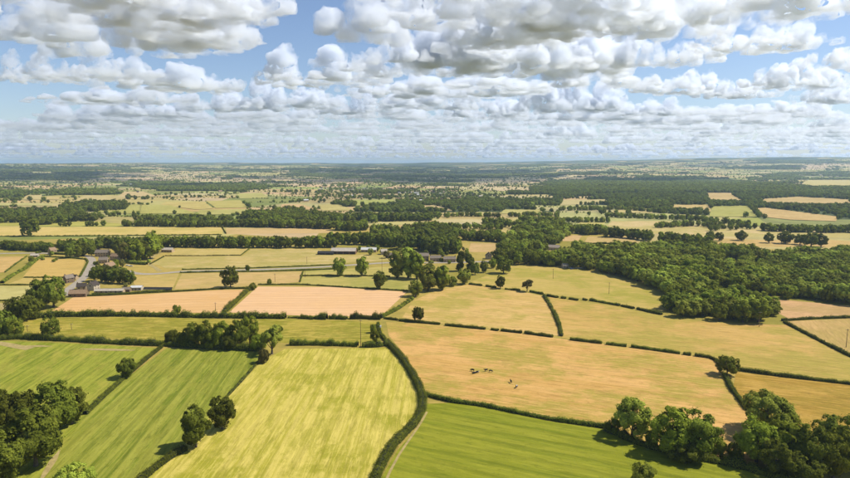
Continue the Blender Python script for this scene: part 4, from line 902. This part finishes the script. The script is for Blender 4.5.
def far_country():
    cu, cv = 215.0, 165.0; U = np.arange(-9600, 9601, cu); Vv = np.arange(700, 9800, cv); nu, nv = len(U), len(Vv)
    UU, VV = np.meshgrid(U, Vv, indexing='ij'); uu, vv = UU.ravel(), VV.ravel()
    X = uu + 170 * noise2(uu, vv, 900, 31.) * 2 + rng.normal(size=uu.size) * 34 + .16 * vv; Y = vv + 150 * noise2(uu, vv, 800, 47.) * 2 + rng.normal(size=uu.size) * 26 - .09 * uu
    X, Y = X.reshape(nu, nv), Y.reshape(nu, nv); wn = noise2(uu, vv, 1150, 13.).reshape(nu, nv)
    verts, faces, cols = [], [], []; trees = []; use = {}
    pal = [(206, 184, 126), (196, 184, 112), (182, 176, 98), (212, 186, 134), (160, 164, 84), (198, 178, 116), (142, 150, 72), (190, 186, 116)]
    last = 0; k3 = 4; tt = np.linspace(0, 1, k3 + 1)
    for i in range(nu - 1):
        for j in range(nv - 1):
            C = np.array([(X[i, j], Y[i, j]), (X[i + 1, j], Y[i + 1, j]), (X[i + 1, j + 1], Y[i + 1, j + 1]), (X[i, j + 1], Y[i, j + 1])]); m = C.mean(0); r = math.hypot(*m)
            if r < 960 or abs(math.atan2(m[0], m[1])) > R(46): continue
            z = float(ground_z(m[0], m[1])[0]); px, py = project(m[0], m[1], z); px, py = float(px), float(py)
            c = None; w = wn[i, j] + .10 * sstep(4500, 8000, r) + rng.normal() * .07 > .27
            if r < 1500: w = False
            for poly, chance in FAR_WOOD:
                if in_poly(np.array(px), np.array(py), poly): w = rng.random() < chance
            for poly, cc in FAR_OPEN:
                if in_poly(np.array(px), np.array(py), poly): w = False; c = cc
            settle = bool(in_poly(np.array(px), np.array(py), SETTLE))
            if c is None: last = last if rng.random() < .25 else int(rng.integers(len(pal))); c = pal[last]
            c = tuple(v + rng.uniform(-7, 7) for v in c)
            if w: c = (88, 100, 48)
            if settle: w = rng.random() < .12; c = tuple(v * .9 for v in pal[int(rng.integers(len(pal)))])
            use[i, j] = (w, r, m)
            b = len(verts)
            g = [(C[0] * (1 - s) * (1 - t) + C[1] * s * (1 - t) + C[2] * s * t + C[3] * (1 - s) * t) for t in tt for s in tt]; g = np.array(g)
            gz = ground_z(g[:, 0], g[:, 1]) - .09
            verts += [(a[0], a[1], zz) for a, zz in zip(g, gz)]
            for q in range(k3):
                for p in range(k3):
                    faces.append((b + q * (k3 + 1) + p, b + q * (k3 + 1) + p + 1, b + (q + 1) * (k3 + 1) + p + 1, b + (q + 1) * (k3 + 1) + p)); cols.append(A(*c))
            if w:                                  # fill a wood
                sp = max(12.5, r * .0042); n = int(cu * cv / sp ** 2 * 1.15); s, t = rng.random(n), rng.random(n)
                q = C[0] * ((1 - s) * (1 - t))[:, None] + C[1] * (s * (1 - t))[:, None] + C[2] * (s * t)[:, None] + C[3] * ((1 - s) * t)[:, None]
                trees += [(a[0], a[1], rng.uniform(9, 14), rng.uniform(1.1, 1.5) * sp / 12.5 if sp > 12.5 else rng.uniform(1, 1.35)) for a in q]
            else:                                  # hedges with trees along two sides, a few trees inside
                for a, bb in ((C[0], C[1]), (C[0], C[3])):
                    if rng.random() < .14: continue
                    sp = max(7.5, r * .0038); L = np.hypot(*(bb - a)); n = max(1, int(L / sp)); dens = rng.choice([.6, .85, 1.0, 1.0])
                    for k in range(n):
                        if rng.random() > dens: continue
                        q = a + (bb - a) * (k + rng.uniform(-.4, .4)) / n + rng.normal(size=2) * 2.5
                        big = rng.random() < .26; trees.append((q[0], q[1], rng.uniform(6, 11) if big else rng.uniform(2.0, 3.8), rng.uniform(1, 1.3) if big else rng.uniform(1.2, 2.0) * max(1, sp / 9)))
                if rng.random() < .22:              # a copse in one corner
                    s0, t0 = rng.random(2) * .7 + .15; sp = max(11, r * .0042)
                    for k in range(int(rng.integers(8, 26) * 12 / sp)):
                        s, t = s0 + rng.normal() * .16, t0 + rng.normal() * .14; q = C[0] * (1 - s) * (1 - t) + C[1] * s * (1 - t) + C[2] * s * t + C[3] * (1 - s) * t; trees.append((q[0], q[1], rng.uniform(8, 15), rng.uniform(1, 1.3) * sp / 11))
                for k in range(int(rng.integers(0, 4)) + (20 if settle else 0)):
                    s, t = rng.random(2); q = C[0] * (1 - s) * (1 - t) + C[1] * s * (1 - t) + C[2] * s * t + C[3] * (1 - s) * t; trees.append((q[0], q[1], rng.uniform(6, 13), rng.uniform(.95, 1.3)))
    me = np_mesh('distant_fields', verts, faces)
    at = me.attributes.new('tint', 'FLOAT_COLOR', 'FACE'); at.data.foreach_set('color', np.array(cols, np.float32).ravel())
    m = NT('distant_field_patchwork'); an = m.n('ShaderNodeAttribute'); an.attribute_name = 'tint'
    f = m.ramp(m.noise(m.pos(), .02, 5, .6), .3, .7); hs = m.n('ShaderNodeHueSaturation'); mr = m.n('ShaderNodeMapRange'); mr.inputs['To Min'].default_value = .8; mr.inputs['To Max'].default_value = 1.15
    m.l(f, mr.inputs['Value']); m.l(mr.outputs[0], hs.inputs['Value']); m.l(an.outputs['Color'], hs.inputs['Color'])
    o = link('distant_fields', me, None, m.done(hs.outputs[0])); tag(o, kind='structure')
    return trees
far_trees = far_country()
# keep far hedgerow trees out of the fields and belts that are placed one by one
near_polys = [[(-60, 221), (224, 221), (340, 226), (430, 219), (484, 219), (600, 219), (668, 220), (900, 226), (900, 300), (-60, 300)]] + [p for p, _ in far_fields]
ft = np.array([(a[0], a[1]) for a in far_trees]); zt = ground_z(ft[:, 0], ft[:, 1]) - .12; fpx, fpy = project(ft[:, 0], ft[:, 1], zt)
keep = np.ones(len(ft), bool)
for p in near_polys: keep &= ~in_poly(fpx, fpy, p)
keep &= (fpx > -140) & (fpx < 990)
# ------------------------------------------------------------------ every tree past the single ones: one mass
def instancer(name, recs, protos, mat_of=None):
    """recs: x, y, z, scale_xy, scale_z, rot, index of the prototype"""
    a = np.array(recs, np.float32); me = bpy.data.meshes.new(name); me.vertices.add(len(a)); me.vertices.foreach_set('co', np.ascontiguousarray(a[:, :3]).ravel())
    sa = me.attributes.new('scl', 'FLOAT_VECTOR', 'POINT'); sa.data.foreach_set('vector', np.ascontiguousarray(np.c_[a[:, 3], a[:, 3], a[:, 4]]).ravel())
    ra = me.attributes.new('rot', 'FLOAT_VECTOR', 'POINT'); ra.data.foreach_set('vector', np.ascontiguousarray(np.c_[a[:, 5] * 0, a[:, 5] * 0, a[:, 5]]).ravel())
    ia = me.attributes.new('idx', 'INT', 'POINT'); ia.data.foreach_set('value', a[:, 6].astype(np.int32))
    o = link(name, me); ng = bpy.data.node_groups.new(name, 'GeometryNodeTree')
    ng.interface.new_socket('Geometry', in_out='INPUT', socket_type='NodeSocketGeometry'); ng.interface.new_socket('Geometry', in_out='OUTPUT', socket_type='NodeSocketGeometry')
    gi, go = ng.nodes.new('NodeGroupInput'), ng.nodes.new('NodeGroupOutput'); out = None
    jn2 = ng.nodes.new('GeometryNodeJoinGeometry')
    idx = ng.nodes.new('GeometryNodeInputNamedAttribute'); idx.data_type = 'INT'; idx.inputs[0].default_value = 'idx'
    scl = ng.nodes.new('GeometryNodeInputNamedAttribute'); scl.data_type = 'FLOAT_VECTOR'; scl.inputs[0].default_value = 'scl'
    rot = ng.nodes.new('GeometryNodeInputNamedAttribute'); rot.data_type = 'FLOAT_VECTOR'; rot.inputs[0].default_value = 'rot'
    for k, po in enumerate(protos):
        oi = ng.nodes.new('GeometryNodeObjectInfo'); oi.inputs['Object'].default_value = po
        cmp_ = ng.nodes.new('FunctionNodeCompare'); cmp_.data_type = 'INT'; cmp_.operation = 'EQUAL'; ng.links.new(idx.outputs[0], cmp_.inputs[2]); cmp_.inputs[3].default_value = k
        ip = ng.nodes.new('GeometryNodeInstanceOnPoints'); ng.links.new(gi.outputs[0], ip.inputs['Points']); ng.links.new(cmp_.outputs[0], ip.inputs['Selection']); ng.links.new(oi.outputs['Geometry'], ip.inputs['Instance'])
        ng.links.new(scl.outputs[0], ip.inputs['Scale']); ng.links.new(rot.outputs[0], ip.inputs['Rotation']); ng.links.new(ip.outputs[0], jn2.inputs[0])
    ng.links.new(jn2.outputs[0], go.inputs[0])
    o.modifiers.new('scatter', 'NODES').node_group = ng; return o
PK, PL = {}, []
def whole(kind, v, lod, mat):
    key = (kind, v, lod, mat)
    if key not in PK:
        t, c = proto(kind, v, lod); bm = bmesh.new(); bm.from_mesh(c); n0 = len(bm.faces)
        if lod != 'tiny':
            bm.from_mesh(t); bm.faces.ensure_lookup_table()
            for f in bm.faces[n0:]: f.material_index = 1
        me = bpy.data.meshes.new('tree'); bm.to_mesh(me); bm.free(); me.materials.append(M[mat]); me.materials.append(M['bark'])
        PK[key] = len(PL); PL.append(bpy.data.objects.new('tree_shape', me))
    return PK[key]
recs = []
for x, y, h, w, kd, mt in STUFF:
    r = math.hypot(x, y); lod = 'mid' if r < 1050 else 'low'
    v = int(rng.integers(min(2, KINDS[kd]))); z = .04 if r < 1400 else float(ground_z(x, y)[0]) - .2
    recs.append((x, y, z, h * w, h, rng.uniform(0, 6.28), whole(kd, v, lod, mt)))
for (x, y, h, w), z, k in zip(far_trees, zt, keep):
    if not k: continue
    r = math.hypot(x, y); lod = 'low' if r < 2600 else 'tiny'; kd = 'bush' if h < 6 else 'oak'
    recs.append((x, y, z - .1, h * w, h, rng.uniform(0, 6.28), whole(kd, int(rng.integers(2)), lod, 'far')))
o = instancer('distant_trees', recs, PL); tag(o, 'mass of trees and hedgerows covering the far country', None, None, 'stuff')
print('instances', len(recs), 'protos', len(PL))
# ------------------------------------------------------------------ houses of the far village
def far_house_parts(w, d, e, rh):
    bm = bmesh.new(); hw, hd = w / 2, d / 2; P = [(-hw, -hd), (hw, -hd), (hw, hd), (-hw, hd)]
    lo = [bm.verts.new((a, b, -1)) for a, b in P]; hi = [bm.verts.new((a, b, e)) for a, b in P]
    for i in range(4): bm.faces.new((lo[i], lo[(i + 1) % 4], hi[(i + 1) % 4], hi[i]))
    r0, r1 = bm.verts.new((-hw, 0, e + rh)), bm.verts.new((hw, 0, e + rh)); bm.faces.new((hi[1], hi[2], r1)); bm.faces.new((hi[3], hi[0], r0)); wl = bm_mesh('wall', bm)
    bm = bmesh.new(); o = .3
    a = [bm.verts.new(q) for q in ((-hw - o, -hd - o, e - .1), (hw + o, -hd - o, e - .1), (hw + o, 0, e + rh + .15), (-hw - o, 0, e + rh + .15), (hw + o, hd + o, e - .1), (-hw - o, hd + o, e - .1))]
    bm.faces.new(a[:4]); bm.faces.new((a[3], a[2], a[4], a[5])); return wl, bm_mesh('roof', bm)
FH = [far_house_parts(10, 7, 5, 3), far_house_parts(15, 7, 5, 3), far_house_parts(22, 9, 4, 2.5)]
walls = ['render', 'stone', 'render']; roofs = ['slate', 'pale_roof', 'tile', 'slate_dark', 'white_roof']
spots = []
while len(spots) < 66:
    px, py = rng.uniform(300, 505), rng.uniform(188, 206)
    if in_poly(np.array(px), np.array(py), SETTLE): spots.append((px, py, 'pale small house among trees in the far village', 'houses of the far village'))
for k in range(14): spots.append((rng.uniform(790, 850), rng.uniform(175.5, 178.5), 'tiny pale house in the far row at the right', 'far houses at the right'))
for k in range(14): spots.append((rng.uniform(540, 720), rng.uniform(168, 172), 'tiny pale house on the far hills', 'houses on the far hills'))
for k in range(14): spots.append((rng.uniform(20, 240), rng.uniform(183, 193), 'tiny pale house among the far fields at the left', 'far houses at the left'))
spots.sort(key=lambda q: q[0]); seen = {}
for px, py, lb, gp in spots:
    seen[gp] = seen.get(gp, 0) + 1; lb = f'{nth(seen[gp])} from left, {lb}'
    x, y = G(px, py); k = int(rng.integers(3)); e = empty('far_house', (x, y, float(ground_z(x, y)[0]) - .1), rng.uniform(-.7, .7)); tag(e, lb, 'house', gp)
    for nm, me, mt in (('wall', FH[k][0], walls[k]), ('roof', FH[k][1], roofs[int(rng.integers(5))])):
        if len(me.materials) == 0: me.materials.append(M[mt])
        q = link(nm, me, e); q.material_slots[0].link = 'OBJECT'; q.material_slots[0].material = M[mt]
# ------------------------------------------------------------------ clouds: closed volumes of droplets
BASE = 1200.0
def cloud_proto(seed, n, flat):
    r = np.random.default_rng(seed); bm = bmesh.new()
    cents = [(r.uniform(-.62, .62), r.uniform(-.38, .38), r.uniform(.5, 1)) for _ in range(r.integers(4, 7))]
    def ball(x, y, z, rad):
        q = bmesh.ops.create_icosphere(bm, subdivisions=2, radius=rad)
        for v in q['verts']: v.co.x += x; v.co.y += y; v.co.z += z
    for cx, cy_, s in cents:
        for k in range(n // len(cents)):
            a = r.uniform(0, 2 * math.pi); d = math.sqrt(r.uniform(0, 1)); rad = r.uniform(.07, .17) * (1.15 - .5 * d) * (.6 + .5 * s)
            ball(cx + d * math.cos(a) * .34 * s, cy_ + d * math.sin(a) * .34 * s, r.uniform(0, 1) * (1 - d ** 1.8) * flat * s + rad * .2, rad)
    for k in range(34):
        a = r.uniform(0, 2 * math.pi); d = r.uniform(.75, 1.05); ball(d * math.cos(a) * .95, d * math.sin(a) * .7, r.uniform(.0, .1), r.uniform(.03, .08))
    me = bpy.data.meshes.new('c'); bm.to_mesh(me); bm.free(); o = bpy.data.objects.new('tmp', me); COL.objects.link(o)
    md = o.modifiers.new('r', 'REMESH'); md.mode = 'VOXEL'; md.voxel_size = .016
    o.modifiers.new('s', 'SMOOTH').iterations = 3
    dg = bpy.context.evaluated_depsgraph_get(); ev = bpy.data.meshes.new_from_object(o.evaluated_get(dg)); bpy.data.objects.remove(o)
    co = np.empty(len(ev.vertices) * 3); ev.vertices.foreach_get('co', co); co = co.reshape(-1, 3); no = np.empty(len(ev.vertices) * 3); ev.vertices.foreach_get('normal', no); no = no.reshape(-1, 3)
    of = r.uniform(0, 50, 3); d = np.zeros(len(co)); wob = np.stack([perlin(co * 2.3 + of + k * 7) for k in range(3)], 1)
    for fr, am in ((3.5, .11), (8, .07), (17, .045), (36, .028)): d += am * (.42 - np.abs(perlin(co * fr + of)) * 1.9)
    c2 = co + no * d[:, None] + wob * .07
    zb = .05 * perlin(co[:, [0, 1, 1]] * 3 + of) + .02 * perlin(co * 9 + of)
    c2[:, 2] = np.where(c2[:, 2] < zb + .05, zb + .05 + (c2[:, 2] - zb - .05) * .25, c2[:, 2])
    ev.vertices.foreach_set('co', c2.ravel()); ev.update(); return ev
CP = [cloud_proto(i, 70, .3 + .13 * (i % 3)) for i in range(6)]
cmat = bpy.data.materials.new('cloud_droplets'); cmat.use_nodes = True; cn = cmat.node_tree; cn.nodes.clear()
co_ = cn.nodes.new('ShaderNodeOutputMaterial'); pv = cn.nodes.new('ShaderNodeVolumePrincipled')
pv.inputs['Color'].default_value = (.93, .952, .985, 1); pv.inputs['Anisotropy'].default_value = .4
cg = cn.nodes.new('ShaderNodeNewGeometry'); cz = cn.nodes.new('ShaderNodeTexNoise'); cz.inputs['Scale'].default_value = 1 / 360.0; cz.inputs['Detail'].default_value = 5; cz.inputs['Roughness'].default_value = .6
cr = cn.nodes.new('ShaderNodeMapRange'); cr.interpolation_type = 'SMOOTHSTEP'; cr.inputs['From Min'].default_value = .38; cr.inputs['From Max'].default_value = .64; cr.inputs['To Min'].default_value = 0.0; cr.inputs['To Max'].default_value = .023
cn.links.new(cg.outputs['Position'], cz.inputs['Vector']); cn.links.new(cz.outputs['Fac'], cr.inputs['Value']); cn.links.new(cr.outputs[0], pv.inputs['Density'])
cn.links.new(pv.outputs[0], co_.inputs['Volume'])
for p in CP: p.materials.clear(); p.materials.append(cmat)
def cloud_at(px, py, wpx, hpx):
    d = ray(px, py); t = (BASE - CAMZ) / d[2]; w = wpx / F * t; h = hpx / F * t
    return d[0] * t, d[1] * t + w * .35, BASE, w / 1.9, h / .62
for k, (a, b, c, d, lb) in enumerate([
 (70, 26, 330, 110, 'vast grey bottomed cloud filling the top left'), (190, 38, 130, 44, 'bright bulging end of cloud beside the blue gap'), (20, 78, 90, 34, 'white heap at the left under the grey mass'),
 (130, 82, 175, 52, 'long white topped cloud below the top left mass'), (50, 98, 130, 20, 'flat grey cloud at the left'), (136, 115, 90, 36, 'white puffy cloud low at the left'),
 (203, 110, 80, 36, 'small white cloud left of the middle'), (278, 105, 130, 42, 'broad white cloud under the blue gap'), (318, 77, 165, 44, 'white heaped cloud right of the blue gap'),
 (400, 92, 140, 44, 'white heap under the big grey cloud'), (425, 62, 190, 90, 'towering white cloud at the top middle'), (545, 62, 260, 100, 'heavy grey cloud right of the top middle'), (485, 86, 190, 30, 'low grey layer under the heavy cloud'),
 (684, 60, 110, 46, 'white cloud between the heavy grey ones'), (790, 40, 150, 48, 'dark cloud in the top right corner'), (870, 62, 110, 50, 'cloud cut by the right edge at the top'),
 (686, 89, 100, 34, 'wide white cloud with grey base at the right'), (580, 110, 120, 50, 'round white heap right of the middle'), (494, 115, 95, 34, 'low white heap in the middle'),
 (755, 94, 95, 34, 'white cloud with grey base near the right edge'), (850, 100, 90, 34, 'cloud half cut by the right edge'), (777, 111, 85, 24, 'low white heap at the right'), (660, 113, 80, 24, 'thin low cloud right of the round heap'),
 (360, 112, 100, 32, 'low white cloud left of the middle heap'), (470, 20, 330, 125, 'wide grey cloud base crossing the top middle'), (660, 18, 240, 115, 'grey cloud base crossing the top right of the middle'), (30, -25, 420, 150, 'dark cloud base along the top left edge'), (790, 0, 260, 125, 'dark cloud base along the top right edge'), (580, -15, 330, 140, 'dark cloud base along the top edge right of the middle'), (400, -25, 220, 80, 'cloud base cut by the top edge in the middle'), (140, 2, 240, 60, 'grey cloud base cut by the top edge at the left'), (620, 82, 110, 34, 'white puff in the middle right'), (70, 72, 130, 40, 'grey heap between the top left mass and the flat cloud'), (110, 99, 130, 34, 'white heap above the low left puff'), (430, 104, 130, 40, 'wide white heap in the middle'), (820, 84, 110, 36, 'white puff near the right edge')]):
    x, y, z, s, sh = cloud_at(a, b, c, d); o = link('cloud', CP[k % 6]); o.location = (x, y, z); o.scale = (s, s * .8, sh); o.rotation_euler = (0, 0, rng.uniform(-.4, .4) + (math.pi if k % 2 else 0)); tag(o, lb, 'cloud', 'heaped clouds over the valley')
crecs = []
for row, py in enumerate((116, 120, 124, 128, 132, 136, 139.5, 143, 146.5, 150, 153, 155.5, 158)):
    f = (164 - py) / 46; px = rng.uniform(-110, -60)
    while px < 940:
        wpx = rng.uniform(42, 88) * f + 5; x, y, z, s, sh = cloud_at(px + wpx / 2, py + rng.uniform(-1.6, 1.6) * f, wpx * 1.12, rng.uniform(.24, .40) * wpx)
        if rng.random() < .86: crecs.append((x, y, z, s, sh, rng.uniform(-.4, .4) + (math.pi if rng.random() < .5 else 0), int(rng.integers(6))))
        px += wpx * rng.uniform(.75, 1.35)
cthin = cmat.copy(); cthin.name = 'thin_cloud_droplets'
for nd in cthin.node_tree.nodes:
    if nd.bl_idname == 'ShaderNodeMapRange': nd.inputs['To Max'].default_value = .009; nd.inputs['From Min'].default_value = .33
CO = []
for p in CP:
    q = p.copy(); q.materials.clear(); q.materials.append(cthin); CO.append(bpy.data.objects.new('cloud_shape', q))
o = instancer('distant_clouds', crecs, CO); tag(o, 'rows of small clouds shrinking to the horizon', None, None, 'stuff')
# ------------------------------------------------------------------ haze
hb = bmesh.new(); gz = [v.co.z for v in bpy.data.objects['ground'].data.vertices]
box_bm(hb, -46000, 46000, -46000, 46000, min(gz) - 1, max(max(gz) + 30, CAMZ + 20))
hm = bpy.data.materials.new('haze_air'); hm.use_nodes = True; hn = hm.node_tree; hn.nodes.clear(); ho = hn.nodes.new('ShaderNodeOutputMaterial'); hv = hn.nodes.new('ShaderNodeVolumePrincipled')
hv.inputs['Color'].default_value = (.55, .76, 1.0, 1); hv.inputs['Density'].default_value = 4.8e-5; hv.inputs['Anisotropy'].default_value = .2
hn.links.new(hv.outputs[0], ho.inputs['Volume'])
o = link('haze', bm_mesh('haze', hb), None, hm); tag(o, None, None, None, 'stuff')
print('haze top', max(gz), 'bottom', min(gz))
